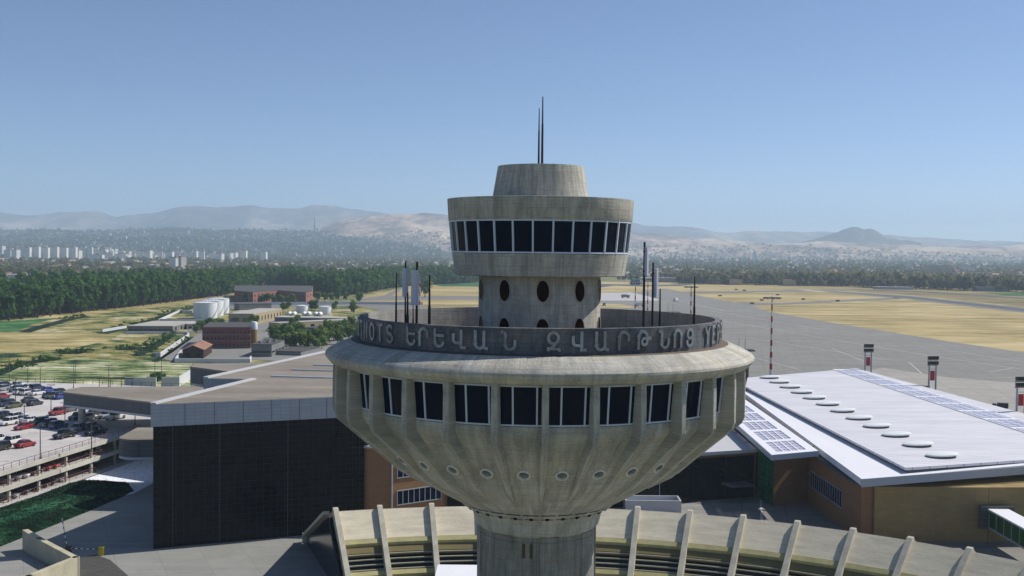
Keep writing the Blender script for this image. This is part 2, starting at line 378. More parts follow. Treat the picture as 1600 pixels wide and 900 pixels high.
word(list(zip('ԶՎԱՐԹՆՈՑ', (3.9, 10.9, 17.2, 23.7, 30.2, 37.3, 42.8, 48.4))), 1.0, 39.36)
latin = 'YEREVAN ZVARTNOTS'
word([(c, 59 + 5.4 * i) for i, c in enumerate(latin) if c != ' '], 1.0, 39.36)
word([(c, -48 - 5.4 * (len(latin) - 1 - i)) for i, c in enumerate(latin) if c != ' '], 1.0, 39.36)
# neck with oval windows
mb = MB(); mb.lathe([(4.16, 39.1), (4.14, 43.5)], 96); neck = mb.build('neck', 'conc', tower, True)
def oval(rx, rz, bulge):
    m = MB(); n = 20; vs = []
    for k in range(n):
        t = 2 * PI * k / n; a = math.degrees(rx * math.cos(t) / 4.15); vs.append(polar(a, 4.15 + bulge, rz * math.sin(t)))
    return vs
m = MB(); n = 20
v1, v2, v3 = oval(0.47, 0.76, 0.0), oval(0.46, 0.75, 0.06), oval(0.40, 0.69, 0.05)
m.add(v1 + v2 + v3, [(j * n + k, j * n + (k + 1) % n, (j + 1) * n + (k + 1) % n, (j + 1) * n + k) for j in range(2) for k in range(n)])
ov0 = m.build('oval_window', 'conc', neck, True)
m = MB(); v4 = oval(0.41, 0.7, 0.02); m.add(v4 + [polar(0, 4.19, 0)], [(k, (k + 1) % n, n) for k in range(n)])
m.build('pane', 'oval', ov0)
first = True
for zc in (42.42, 39.95):
    for k in range(10):
        o = ov0 if first else copy_tree(ov0, neck); first = False
        o.rotation_euler.z = R(3 + 36 * k); o.location.z = zc
# cab
mb = MB(); mb.lathe([(4.1, 43.55), (5.6, 43.36), (5.76, 43.4), (5.98, 44.82), (5.8, 44.86)], 120); mb.build('lower_band', 'conc', tower, True)
g0 = bay_mesh(5.9, 6.12, 44.84, 47.0, -4.3, 7.7); m = MB()
bar(m, -4.3, 5.92, 6.13, 44.84, 47.0, 0.11, 0.09)
hoop(m, 5.9, 44.86, 0.1, 0.1, -4.3, 7.7); hoop(m, 6.12, 46.9, 0.1, 0.06, -4.3, 7.7)
w1 = g0.build('window', 'glass', tower); m.build('window_frame', 'frame_white', w1)
for k in range(1, 30):
    o = copy_tree(w1, tower); o.rotation_euler.z = R(12 * k)
mb = MB(); mb.lathe([(5.9, 47.02), (6.2, 46.99), (6.24, 47.05), (6.33, 48.45), (6.1, 48.47), (3.0, 48.52)], 120); mb.build('upper_band', 'conc', tower, True)
mb = MB(); mb.lathe([(3.3, 48.4), (2.92, 50.72), (2.7, 50.74), (0, 50.78)], 96); mb.build('roof', 'conc', tower, True)
# rods on the top
for nm, px, ty, lab, r in (('antenna_rod', 847, 151, 'taller of two slim dark rods on top of the tower roof', 0.07), ('antenna_rod', 841.6, 169, 'shorter of two slim dark rods on top of the tower roof', 0.055)):
    p = PD(px, 257, TD - 0.6); q = PD(px, ty, TD - 0.6)
    m = MB(); h = q.z - 50.6; m.tube((0, 0, 0), (0, 0, h * .62), r * 1.25, r, 8); m.tube((0, 0, h * .62), (0, 0, h), r * .8, r * .5, 8); m.tube((0, 0, 0), (0, 0, 0.18), r * 2.4, r * 2, 8)
    tag(m.build(nm, 'steel_dark', None, True, (p.x, p.y, 50.6)), lab, 'antenna')
# masts and panel antennas standing on the deck
def deck_mast(px, top, Y, label, panel=None, r=0.075):
    p = PD(px, top, Y)
    if panel:
        t = rootat('panel_antenna', (p.x, p.y, 39.14), label, 'antenna', 'antennas on the tower deck')
        m = MB(); m.tube((0, 0, 0), (0, 0, p.z - 39.14), r, r * 0.8, 8); m.build('mast', 'steel_dark', t, True)
        (pc, w, y0, y1) = panel; a, b = PD(pc, y0, Y), PD(pc, y1, Y); h = a.z - b.z
        m = MB(); k = 0.12; W = w * Y / F
        sec = [(-W / 2, -0.06), (-W / 2 + 0.05, -0.16), (W * 0.1, -0.22), (W / 2, -0.1), (W / 2, 0.08), (-W / 2, 0.08)]
        m.prism(sec, b.z - 39.14, a.z - 39.14); o = m.build('casing', 'panel_ant', t); o.location.x = a.x - p.x
        m = MB(); m.box((0, 0, 0), (0.3, 0.2, 0.08)); m.box((0, 0, h * .7), (0.3, 0.2, 0.08)); o = m.build('bracket', 'steel_dark', t); o.location = ((a.x - p.x) / 2, 0, b.z - 39.14 + h * .15)
    else:
        m = MB(); H = p.z - 39.14; m.tube((0, 0, 0), (0, 0, H * .55), r * 1.3, r, 8); m.tube((0, 0, H * .55), (0, 0, H), r * .8, r * .55, 8); m.tube((0, 0, 0), (0, 0, .1), r * 2.5, r * 2.2, 8)
        tag(m.build('whip_antenna', 'steel_dark', None, True, (p.x, p.y, 39.14)), label, 'antenna', 'antennas on the tower deck')
deck_mast(619.3, 426, 71, 'leftmost thin bare mast on the tower deck', None, 0.06)
deck_mast(633.8, 408, 72, 'left pale panel antenna with reddish mast tip on the left of the deck', (633.5, 9, 419, 463.5), 0.06)
deck_mast(637, 457, 70, 'short dark mast standing in front of the left panel antenna', None, 0.09)
deck_mast(651.6, 409, 70, 'wider pale panel antenna with thick black mast left of the neck', (648.5, 11.5, 422, 477), 0.085)
deck_mast(645.6, 470, 71, 'short thin mast beside the wider pale panel antenna', None, 0.05)
deck_mast(671.3, 430, 69, 'tapered dark mast nearest the neck on the left of the deck', None, 0.085)
deck_mast(1007.3, 378, 70, 'tallest deck mast with a narrow pale panel antenna right of the neck', (1010.2, 6.5, 386.5, 430.5), 0.085)
deck_mast(1020.6, 410, 70.5, 'pale panel antenna hung low on a mast, right one of two', (1025, 7, 420, 465), 0.075)
deck_mast(1031.6, 451, 71, 'short bare mast right of the two panel antennas', None, 0.075)
deck_mast(1085.6, 432, 71, 'rightmost bare mast by itself at the deck edge', None, 0.075)
# ------------------------------------------------------------------ materials for the buildings
M['ring_conc'] = noisy('board_marked_concrete', S(224, 213, 186), 0.22, 0.5, 0.85, col2=S(184, 175, 154), stretch=(.5, .5, 4), bump=0.15)
M['rib_conc'] = noisy('rib_concrete', S(200, 194, 174), 0.2, 0.8, 0.85, col2=S(156, 151, 137), bump=0.15)
M['yellow'] = noisy('pale_yellow_render', S(188, 180, 128), 0.2, 0.6, 0.8, col2=S(150, 142, 98))
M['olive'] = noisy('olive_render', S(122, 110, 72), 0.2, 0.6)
M['louver'] = noisy('louver_glass', G(0.008), 0.3, 1, 0.2)
M['slat'] = noisy('pale_slat', S(176, 172, 150), 0.2, 1.5, 0.6)
TH = R(22.5)
M['curtain'] = walltex('black_curtain_wall', (0.003, 0.0035, 0.005, 1), (0.014, 0.0145, 0.016, 1), (0.014, 0.014, 0.014, 1), 1.1, 0.85, TH, 0.03, 0.16, 0.6, 0.14, 0.0)
M['curtain_hall'] = walltex('black_hall_glazing', (0.005, 0.006, 0.007, 1), (0.016, 0.015, 0.014, 1), (0.024, 0.023, 0.02, 1), 1.25, 0.7, TH, 0.03, 0.14, 0.5, 0.2, 0.0)
M['bar_dark'] = noisy('dark_mullion', G(0.03), 0.3, 1, 0.5)
M['fascia'] = walltex('pale_grey_fascia_panel', S(158, 164, 172), S(166, 171, 178), S(128, 134, 142), 1.6, 0.55, TH, 0.02, 0.5, 0.18, 0.4, 0.0)
M['flatroof'] = noisy('brown_grey_flat_roof', S(152, 144, 132), 0.3, 0.12, 0.9, col2=S(112, 104, 94), stretch=(0.5, 1.6, 1))
M['copings'] = noisy('light_coping', S(196, 196, 198), 0.12, 0.6, 0.6)
M['dark_panel'] = walltex('grey_ribbed_panel', S(104, 106, 106), S(96, 98, 99), S(66, 68, 70), 2.2, 0.4, R(-13), 0.04, 0.6, 0.3, 0.3, 0.0)
M['skylight'] = noisy('pale_skylight', S(196, 200, 210), 0.2, 0.5, 0.3)
M['brick'] = walltex('brown_brick', S(156, 118, 84), S(146, 110, 76), S(140, 112, 86), 0.9, 0.3, R(40), 0.02, 0.85, 0.22)
M['tan_brick'] = walltex('ochre_brick', S(164, 142, 96), S(154, 132, 88), S(142, 124, 86), 1.5, 0.55, 0.0, 0.02, 0.85, 0.3)
M['white_roof'] = noisy('white_roof_sheet', S(232, 232, 236), 0.08, 0.15, 0.6, stretch=(2.5, .3, 1))
t = NT('lilac_standing_seam_roof'); v = t.pos()
sp = t.n('ShaderNodeSeparateXYZ'); t.l(v, sp.inputs[0])
u = t.math('ADD', t.math('MULTIPLY', sp.outputs[0], 0.35), sp.outputs[1])
st = t.math('PINGPONG', u, 1.1); st = t.math('LESS_THAN', st, 0.09)
nz = t.noise(t.pos((0.25, 1, 1)), 0.25, 5, 0.65)
c = t.mix(nz, S(202, 199, 204), S(226, 223, 226)); c = t.mix(t.math('MULTIPLY', st, 0.6), c, S(140, 139, 144))
M['lilac_roof'] = t.done(c, 0.5, 0.0, 0.35, st, 0.5, 0.05)
M['roof_light'] = noisy('white_dome', S(236, 238, 236), 0.06, 0.6, 0.35)
M['green_glass'] = walltex('green_glass_block', S(24, 92, 48), S(34, 116, 62), S(84, 140, 100), 0.9, 1.1, R(-70), 0.06, 0.15, 0.5, 0.5, 0.0)
M['green_clear'] = glass('green_glazing', S(18, 78, 36), 0.1)
t = NT('tinted_roof_glazing'); tr = t.n('ShaderNodeBsdfTransparent'); mx = t.n('ShaderNodeMixShader'); mx.inputs[0].default_value = 0.3
t.b.inputs['Base Color'].default_value = S(212, 210, 232); t.b.inputs['Roughness'].default_value = 0.25
out = t.t.nodes['Material Output']; t.l(tr.outputs[0], mx.inputs[2]); t.l(t.b.outputs[0], mx.inputs[1]); t.l(mx.outputs[0], out.inputs[0])
M['roof_glazing'] = t.m
t = NT('solar_tinted_glazing'); M['dull_glazing'] = noisy('lilac_roof_glazing', S(206, 206, 220), 0.35, 0.3, 0.4, col2=S(186, 187, 206))

# ------------------------------------------------------------------ ring terminal
ringT = rootat('ring_terminal', TC, 'curved concrete terminal with sloping ribs and dark louvres wrapping behind the tower', 'terminal', None, -R(1.41))
RB = [(80.0, 8.8), (67.43, 0.0)]
def rz(s): return 80 - 8 * s, 8.8 - 5.6 * s             # along the inner slope
def radial(phi, r, z): return (r * math.sin(R(phi)), r * math.cos(R(phi)), z)   # 0 = straight away from the camera
PH0, PH1 = -20.6, 62.0
def sweep(m, prof, a0=PH0, a1=PH1, n=90, closed=True):
    k = len(prof); vs = [radial(a0 + (a1 - a0) * i / n, r, z) for i in range(n + 1) for r, z in prof]
    fs = [(i * k + j, i * k + (j + 1) % k, (i + 1) * k + (j + 1) % k, (i + 1) * k + j) for i in range(n) for j in range(k if closed else k - 1)]
    fs += [tuple(range(k)), tuple(range(n * k + k - 1, n * k - 1, -1))]
    m.add(vs, fs)
def off(s, d):                                             # point on the slope moved out of it by d
    r, z = rz(s); nx, nz = -5.6 / 9.765, 8 / 9.765
    return (r + nx * d, z + nz * d)
m = MB(); sweep(m, [off(0, 0), off(0.53, 0), off(0.53, -0.6), off(0, -0.6)]); m.build('fascia', 'ring_conc', ringT)
m = MB(); sweep(m, [off(0.535, -0.3), off(0.55, 0.18), off(0.625, 0.18), off(0.64, -0.3)]); m.build('upper_ledge', 'yellow', ringT)
m = MB(); sweep(m, [off(0.645, -0.2), off(0.76, -0.2), off(0.76, -1.4), off(0.645, -1.0)]); m.build('shade_band', 'olive', ringT)  # strip under the ledge, its shadow put into a darker olive
m = MB(); sweep(m, [off(0.762, -1.0), off(1.57, -1.0), off(1.57, -1.3), off(0.762, -1.3)]); m.build('louvre_glazing', 'louver', ringT)
for i, s in enumerate((0.775, 0.865, 0.955, 1.04, 1.22, 1.31, 1.40, 1.5)):
    m = MB(); sweep(m, [off(s, -0.42), off(s, -0.2), off(s + .011, -0.2), off(s + .011, -0.42)]); m.build('slat', 'slat', ringT)
m = MB(); sweep(m, [off(1.075, -0.8), off(1.08, -0.1), off(1.155, -0.1), off(1.16, -0.8)]); m.build('lower_ledge', 'yellow', ringT)
m = MB(); sweep(m, [(80.0, 8.75), (80.5, 8.72), (98, 1.2), (98, 0.0), (97.4, 0.0), (97.4, 0.9), (80.2, 8.1)]); m.build('roof', 'flatroof', ringT)
def rib_mesh(w=0.36):
    m = MB(); pts = [off(-0.045, -0.55), off(-0.05, 0.35), off(0.0, 0.6), off(1.57, 0.6), off(1.57, -0.9), off(0, -0.62)]
    vs = [(sx * w, r, z) for sx in (-1, 1) for r, z in pts]; k = len(pts)
    m.add(vs, [tuple(range(k)), tuple(range(2 * k - 1, k - 1, -1))] + [(i, (i + 1) % k, k + (i + 1) % k, k + i) for i in range(k)])
    # the little back strut seen above the crest
    pts = [off(-0.045, 0.3), off(-0.045, -0.5), (81.9, 7.7), (82.2, 8.0)]
    vs = [(sx * w * .55, r, z) for sx in (-1, 1) for r, z in pts]
    m.add(vs, [(0, 1, 2, 3), (7, 6, 5, 4)] + [(i, (i + 1) % 4, 4 + (i + 1) % 4, 4 + i) for i in range(4)])
    return m
rib0 = rib_mesh().build('rib', 'rib_conc', ringT)
phis = [-20.3] + [-15.9 + 5.22 * k for k in range(15)]
for i, phi in enumerate(phis):
    o = rib0 if i == 0 else copyobj(rib0, ringT); o.rotation_euler.z = -R(phi)
# glazed end wall with concrete edging
a = R(PH0 - 0.35); ex, ey = math.sin(a), math.cos(a)
def endpt(r, z, d=0.0): return (r * ex - d * ey, r * ey + d * ex, z)
m = MB(); pl = [(79.6, 8.2), (97.2, 1.1), (97.2, 0), (68.6, 0), (68.9, .6)]
vs = [endpt(r, z, d) for d in (0, 0.25) for r, z in pl]; k = len(pl)
m.add(vs, [tuple(range(k)), tuple(range(2 * k - 1, k - 1, -1))] + [(i, (i + 1) % k, k + (i + 1) % k, k + i) for i in range(k)])
M['end_glass'] = noisy('dark_streaky_glass', S(30, 36, 46), 0.7, 0.5, 0.15, spec=0.5, stretch=(3, 3, .4))
ew = m.build('end_wall', 'end_glass', ringT)
m = MB()
for (p, q) in (((80.2, 8.9), (98.3, 1.3)), ((98.3, 1.5), (98.3, 0))):
    A = [endpt(p[0], p[1], -0.1), endpt(q[0], q[1], -0.1), endpt(q[0], q[1] - .5, -0.1), endpt(p[0], p[1] - .5, -0.1)]
    B = [endpt(p[0], p[1], .8), endpt(q[0], q[1], .8), endpt(q[0], q[1] - .5, .8), endpt(p[0], p[1] - .5, .8)]
    if p[0] == q[0]:
        A[2] = endpt(97.7, 0, -.1); A[3] = endpt(97.7, 1.5, -.1); B[2] = endpt(97.7, 0, .8); B[3] = endpt(97.7, 1.5, .8)
    m.add(A + B, [(0, 1, 2, 3), (7, 6, 5, 4)] + [(i, (i + 1) % 4, 4 + (i + 1) % 4, 4 + i) for i in range(4)])
m.build('end_frame', 'rib_conc', ew)
# white entrance canopy in front of the ring, left of the column
p = P(684, 882, 4.2); q = P(760, 882, 4.2); root = rootat('entrance_canopy', ((p.x + q.x) / 2, p.y - 8, 0), 'flat white entrance canopy in front of the ribbed terminal left of the tower shaft', 'canopy')
m = MB(); W = q.x - p.x; m.box((0, 0, 3.95), (W, 16, 0.5)); m.build('roof', 'white_roof', root)
m = MB()
for sx in (-1, 1):
    for y in (-7, 7): m.box((sx * (W / 2 - .4), y, 1.85), (.35, .35, 3.69))
m.build('posts', 'whitepaint', root)

# ------------------------------------------------------------------ glass hall on the left
ZR = 21.7
A_, E_ = P(235.5, 632, ZR), None
E2 = Vector((A_.x + 32.4 * math.cos(TH), A_.y + 32.4 * math.sin(TH), 0))
B_, C_, D_ = P(394.6, 592.6, ZR), P(318, 591, ZR), P(506.5, 550, ZR)
hall = rootat('glass_hall', (A_.x, A_.y, 0), 'tall black glass terminal hall with a pale grey fascia and a stepped flat roof', 'terminal')
org = Vector((A_.x, A_.y, 0))
foot = [A_, E2, Vector((-9, 186, 0)), Vector((-4, 250, 0)), D_, C_, B_]
foot = [Vector((p.x - org.x, p.y - org.y)) for p in foot]
m = MB(); m.prism([(p.x, p.y) for p in foot], 18.35, ZR - 0.05); m.build('fascia', 'fascia', hall)
ins = [Vector((0.25, 0.35)), Vector((foot[1].x - .1, foot[1].y + .35)), foot[2] + Vector((-.5, .5)), foot[3] + Vector((-1, -1)), foot[4] + Vector((.4, -.5)), foot[5] + Vector((.4, -.4)), foot[6] + Vector((.3, -.3))]
m = MB(); m.prism([(p.x, p.y) for p in ins], 0, 18.4); m.build('glass_facade', 'curtain', hall)
m = MB(); dx, dy = math.cos(TH), math.sin(TH)
for k in range(0, 31): m.box((0.2 + dx * (k * 1.08) + .3 * dy, 0.22 + dy * (k * 1.08) - .0 * dx, 9.2), (.06, .12, 18.3), TH)
for k in range(1, 22): m.box((dx * 16.2 + .2, dy * 16.2 + .24, k * .84), (32.2, .1, .06), TH)
m.build('mullion_grid', 'bar_dark', hall)
m = MB()
for k in (2.6, 9.4, 19.8): m.box((0.2 + dx * k + .27, 0.2 + dy * k, 9.2), (.06, .2, 18.3), TH)
M['joint_grey'] = noisy('grey_joint', G(.14), .2, 1)
m.build('expansion_joint', 'joint_grey', hall)
m = MB()
for k in range(1, 8): m.box((dx * (.6 + 4.3 * k), dy * (.6 + 4.3 * k) - .01, 20.0), (.07, .06, 3.2), TH)
m.build('panel_joint', 'joint_grey', hall)
m = MB(); m.prism([(p.x * .995 + (.1 if i in (0, 6, 5, 4) else -.1), p.y + .15) for i, p in enumerate(foot)], ZR - .3, ZR + 0.0); m.build('roof', 'flatroof', hall)
m = MB()
def coping(a, b, w=1.0, h=.25):
    d = (b - a); L = d.length; m.box(((a.x + b.x) / 2, (a.y + b.y) / 2, ZR + h / 2 - .02), (L, w, h), math.atan2(d.y, d.x))
coping(foot[0] + Vector((.2, .4)), foot[6] + Vector((.2, 0))); coping(foot[5] + Vector((.3, .3)), foot[4] + Vector((.3, .3)))
m.build('coping', 'copings', hall)
for (x0, y0, x1, y1) in ((424, 586.7, 560, 591), (456, 576.8, 560, 579.8), (490, 569.3, 560, 572)):
    a, b = P(x0, y0, ZR + .2) - org, P(x1, y1, ZR + .2) - org; m = MB(); d = b - a
    m.box(((a.x + b.x) / 2, (a.y + b.y) / 2, ZR + .1), (d.length, .5, .24), math.atan2(d.y, d.x)); m.build('skylight', 'skylight', hall)
# elevated wings that reach over the car park
def wing(name, pts, z0, z1, label, posts, fillet=True):
    c = sum((Vector((p[0], p[1], 0)) for p in pts), Vector()) / len(pts); t = rootat(name, c, label, 'walkway')
    m = MB(); q = rel(pts, c); m.prism(q, z0 + .45, z1 - .35); m.build('wall', 'dark_panel', t)
    m = MB(); m.prism([(x * 1.012, y * 1.012) for x, y in q], z1 - .35, z1); m.build('roof', 'flatroof', t)
    m = MB(); m.prism([(x * 1.008, y * 1.008) for x, y in q], z0, z0 + .45); m.build('soffit', 'copings', t)
    for p, zb in posts:
        m = MB(); m.tube((p.x - c.x, p.y - c.y, zb), (p.x - c.x, p.y - c.y, z0), .75, .75, 14); m.build('post', 'rib_conc', t, True)
    return t
p1, p2 = P(99, 612.5, 13.3), P(240, 628.5, 13.3); p3 = P(128, 604.8, 13.3); p4 = P(318, 603.2, 13.3); p5 = Vector((-50.5, 205, 0))
wing('elevated_walkway', [p1, p2, Vector((-52, 212, 0)), p4, p3, P(108, 608, 13.3)], 10.1, 13.3, 'long flat roofed grey walkway raised over the car park on a round post', [(P(128, 667, 6.0), 6.0), (Vector((-66, 236, 0)), 6)])
w0, w1, w2, w3 = P(297.3, 572.5, 17), P(372, 582, 17), P(470, 562, 17), P(305, 568.5, 17)
wing('elevated_walkway', [w0, w1, Vector((-50, 255, 0)), P(430, 566, 17), w3], 12.6, 17, 'short grey raised walkway behind the stepped roof edge of the glass hall', [(Vector((-66, 252, 0)), 0)])
r0 = P(188, 683, 10.2); cx, cy = r0.x + 3.4, r0.y + .5
pts = []
for k in range(9):
    t = PI + (PI * 0.62) * k / 8; pts.append(Vector((cx + 3.6 * math.cos(t), cy + 3.0 * math.sin(t), 0)))
pts += [Vector((-51.5, cy - 1.2, 0)), Vector((-49.5, cy + 12, 0)), P(215, 668, 10.2)]
wing('rounded_bay', pts, 6.5, 10.2, 'grey bay with a rounded end sticking out low on the left of the glass hall', [(Vector((-56, cy + 3, 0)), 0)])

# ------------------------------------------------------------------ brick wing with ribbon windows left of the tower
bA = E2 + Vector((-.3, .5, 0)); bB = P(610, 793, 4.0); bB = Vector((bB.x, bB.y, 0)); bC = Vector((-11.2, 181.2, 0))
bB = Vector((-18.9, 175.4, 0))
wingB = rootat('brick_wing', bA, 'brown brick wing with ribbon windows between the black glass hall and the tower', 'building')
m = MB(); m.prism(rel([bA, bB, bC, Vector((-8, 186, 0)), Vector((-14, 196, 0))], bA), 0, 13.2); m.build('wall', 'brick', wingB)
m = MB(); m.prism(rel([bA + Vector((0, -.1, 0)), bB + Vector((0, -.15, 0)), bC + Vector((.1, -.1, 0)), Vector((-8, 186, 0)), Vector((-14, 196, 0))], bA), 13.2, 13.55); m.build('roof', 'copings', wingB)
m = MB(); m.tube((bB.x - bA.x - .05, bB.y - bA.y - .16, 0), (bB.x - bA.x - .05, bB.y - bA.y - .16, 13.1), .14, .14, 8); m.build('downpipe', 'alu', wingB)
d = (bC - bB); th = math.atan2(d.y, d.x); L = d.length
def ribbon(root, org, a, th, L, z0, z1, n, g='glass', fr='alu'):
    m = MB(); ca, sa = math.cos(th), math.sin(th); nx, ny = sa, -ca
    m.box((a.x - org.x + ca * L / 2 + nx * .03, a.y - org.y + sa * L / 2 + ny * .03, (z0 + z1) / 2), (L, .1, z1 - z0), th); w = m.build('window', g, root)
    m = MB()
    for k in range(n + 1): m.box((a.x - org.x + ca * L * k / n + nx * .1, a.y - org.y + sa * L * k / n + ny * .1, (z0 + z1) / 2), (.1, .1, z1 - z0 - .12), th)
    for z in (z0, z1): m.box((a.x - org.x + ca * L / 2 + nx * .1, a.y - org.y + sa * L / 2 + ny * .1, z), (L + .1, .14, .12), th)
    m.build('window_frame', fr, w)
for z0, z1 in ((3.9, 6.2), (8.3, 10.6)): ribbon(wingB, bA, bB + d.normalized() * .9, th, L - 1.2, z0, z1, 8)

# ------------------------------------------------------------------ central hall
hA, hB = Vector((-11.0, 181.5, 0)), Vector((45.6, 202.3, 0)); d = hB - hA; th = math.atan2(d.y, d.x); L = d.length
ch = rootat('central_hall', hA, 'low hall with a black glazed front framed in brown brick behind the ring', 'building')
nrm = Vector((-math.sin(th), math.cos(th), 0))
m = MB(); m.prism(rel([hA + nrm * .3, hB + nrm * .3, Vector((46, 262, 0)), Vector((-3, 250, 0))], hA), 0, 8.3); m.build('wall', 'brick', ch)
m = MB(); m.box((d.x / 2 - nrm.x * .0, d.y / 2 - nrm.y * .0, 3.9), (L - 1.4, .25, 7.8), th); gl = m.build('glazing', 'curtain_hall', ch)
m = MB()
for k in range(1, 9): m.box((d.x * k / 9 - nrm.x * .17, d.y * k / 9 - nrm.y * .17, 3.9), (.09, .1, 7.7), th)
m.build('mullion_grid', 'bar_dark', gl)
m = MB(); f = .665; m.box((d.x * f - nrm.x * .19, d.y * f - nrm.y * .19, 3.9), (.1, .12, 7.7), th); m.build('joint', 'alu', gl)
m = MB(); m.prism(rel([hA - nrm * .15, hB - nrm * .15, Vector((46, 262, 0)), Vector((-3, 250, 0))], hA), 8.3, 8.9); m.build('roof', 'copings', ch)
m = MB(); m.box((d.x - 4.2, d.y - 3.4, 3.0), (5, 4, .25), th); m.build('porch_roof', 'dark_panel', ch)
# pale low box in the courtyard
p = P(985, 800, 1.0); root = rootat('ramp_parapet', (24.8, 190.5, 0), 'pale walled ramp enclosure in the courtyard behind the curved terminal', 'ramp')
m = MB()
for c, dd in (((0, -1.8, 1.1), (9.2, .25, 2.2)), ((0, 2.0, 1.1), (9.2, .25, 2.2)), ((-4.7, .1, 1.1), (.25, 4.1, 2.2)), ((4.7, .1, 1.1), (.25, 4.1, 2.2))): m.box(c, dd)
m.build('wall', 'copings', root); m = MB(); m.box((0, .1, .6), (9.1, 3.5, .9)); m.build('ramp_floor', 'alu', root)

# ------------------------------------------------------------------ right-hand terminal
rt = rootat('white_roofed_terminal', (55, 171, 0), 'long terminal with a white and lilac sheet roof, oval roof lights and brick walls', 'terminal'); ro = Vector((55, 171, 0))
def rp(v, z=None): return (v.x - ro.x, v.y - ro.y, v.z if z is None else z)
w1, w2, w3 = Vector((46.8, 194, 0)), Vector((54.0, 198.2, 0)), Vector((55.0, 171.0, 0))
m = MB(); m.prism(rel([w1, w2, Vector((60, 205, 0)), Vector((60, 300, 0)), Vector((46.8, 300, 0))], ro), 0, 8.7); m.build('wall', 'brick', rt)
m = MB(); m.prism(rel([w2, w3, Vector((57, 171.3, 0)), Vector((57, 200, 0))], ro), 0, 8.95); wl = m.build('wall', 'brick', rt)
m = MB(); m.prism(rel([w3 + Vector((2.0, -.03, 0)), Vector((75.0, 171.3, 0)), Vector((75.0, 190, 0)), Vector((57.05, 190, 0))], ro), 0, 8.75); m.build('wall', 'tan_brick', rt)
m = MB(); m.prism(rel([Vector((75.05, 171.6, 0)), Vector((108, 173.5, 0)), Vector((108, 190, 0)), Vector((75.05, 190, 0))], ro), 0, 8.7); m.build('wall', 'tan_brick', rt)
m = MB(); m.box((20.02, .38, 4.3), (.12, .2, 8.6)); m.box((2.0, .0, 4.4), (.16, .12, 8.7)); m.build('expansion_joint', 'olive', rt)
m = MB(); m.prism(rel([Vector((57.5, 173.6, 0)), Vector((106, 186.5, 0)), Vector((106, 189.5, 0)), Vector((57.5, 189, 0))], ro), 8.6, 10.3); m.build('clerestory', 'green_glass', rt)
gq = [Vector((45.75, 202.2, 0)), Vector((46.7, 194.1, 0)), Vector((46.95, 194.2, 0)), Vector((46.2, 202.4, 0))]
m = MB(); m.prism(rel(gq, ro), 0, 9.6); m.build('green_window', 'green_glass', rt)
dw = w3 - w2; ribbon(rt, ro, w2 + dw * .06, math.atan2(dw.y, dw.x), dw.length * .62, 3.3, 6.1, 14, 'glass', 'alu')
m = MB(); m.prism(rel([w1 + Vector((-.3, -.4, 0)), w2 + Vector((-.2, -.4, 0)), w3 + Vector((-1.1, -.3, 0)), w3 + Vector((1.8, -.3, 0)), w2 + Vector((3, 0, 0)), w1 + Vector((0, 3, 0))], ro), 8.96, 9.3); m.build('wall_coping', 'dark_panel', rt)
# low white roof, one tilted slab with a fascia
a, b = P(1347, 749, 10.7), PD(1602, 727, 177); c_, d_ = Vector((101, 312, 11.8)), P(1160, 612, 10.9)
b2 = Vector((b.x + 14, b.y + 4, b.z + .1))
m = MB(); m.slab([rp(a), rp(b), rp(b2), rp(Vector((92, 306, 11.6))), rp(d_)], 1.05); m.build('lower_roof', 'white_roof', rt)
m = MB(); e = Vector((.0, -.25, 0))
q = [a + Vector((-.15, -.2, .06)), b2 + e + Vector((0, 0, .06))]
vs = [rp(q[0]), rp(q[1]), rp(q[1] + Vector((0, 0, -1.25))), rp(q[0] + Vector((0, 0, -1.25)))]; vs += [(x, y + .22, z) for x, y, z in vs]
m.add(vs, [(0, 1, 2, 3), (7, 6, 5, 4)] + [(i, (i + 1) % 4, 4 + (i + 1) % 4, 4 + i) for i in range(4)]); m.build('roof_fascia', 'alu', rt)
# upper lilac roof
zu = 11.75
u1, u2, u3, u4 = P(1415, 731, zu), P(1602, 718.5, zu), P(1338, 575.5, zu), P(1168, 590, zu); u5 = P(1165, 604, zu); u2b = Vector((u3.x + 12, u2.y + 4, zu))
m = MB(); m.slab([rp(u1), rp(u2), rp(u2b), rp(u3), rp(u4), rp(u5)], .4); m.build('upper_roof', 'lilac_roof', rt)
m = MB(); m.slab([rp(p, zu - .42) for p in (u1 + Vector((.5, .4, 0)), u2 + Vector((0, .5, 0)), u2b, u3 + Vector((0, -.5, 0)), u4 + Vector((.5, -.5, 0)), u5 + Vector((.5, 0, 0)))], .6); m.build('upper_roof_upstand', 'dark_panel', rt)
# oval roof lights
pa, pb = P(1203, 589, zu + .3), P(1472, 710.5, zu + .3)
def dome_mesh():
    m = MB(); n = 28; prof = [(1.0, 0), (1.02, .10), (1.0, .30), (.9, .42), (.6, .56), (0.25, .62), (0.02, .63)]
    m.lathe(prof, n); return m
dome = dome_mesh().build('roof_light', 'roof_light', rt, True)
m = MB(); m.lathe([(.86, -.4), (.9, .02), (.98, .03)], 24); m.build('shade_kerb', 'dark_panel', dome)  # dark base: the shade under the lens is put into its colour
for k in range(12):
    o = dome if k == 0 else copy_tree(dome, rt); p = pa.lerp(pb, k / 11.0); o.location = rp(p, zu + .27); o.scale = (2.75, 2.2, .75); o.rotation_euler = (R(-3), R(-2), R(20))
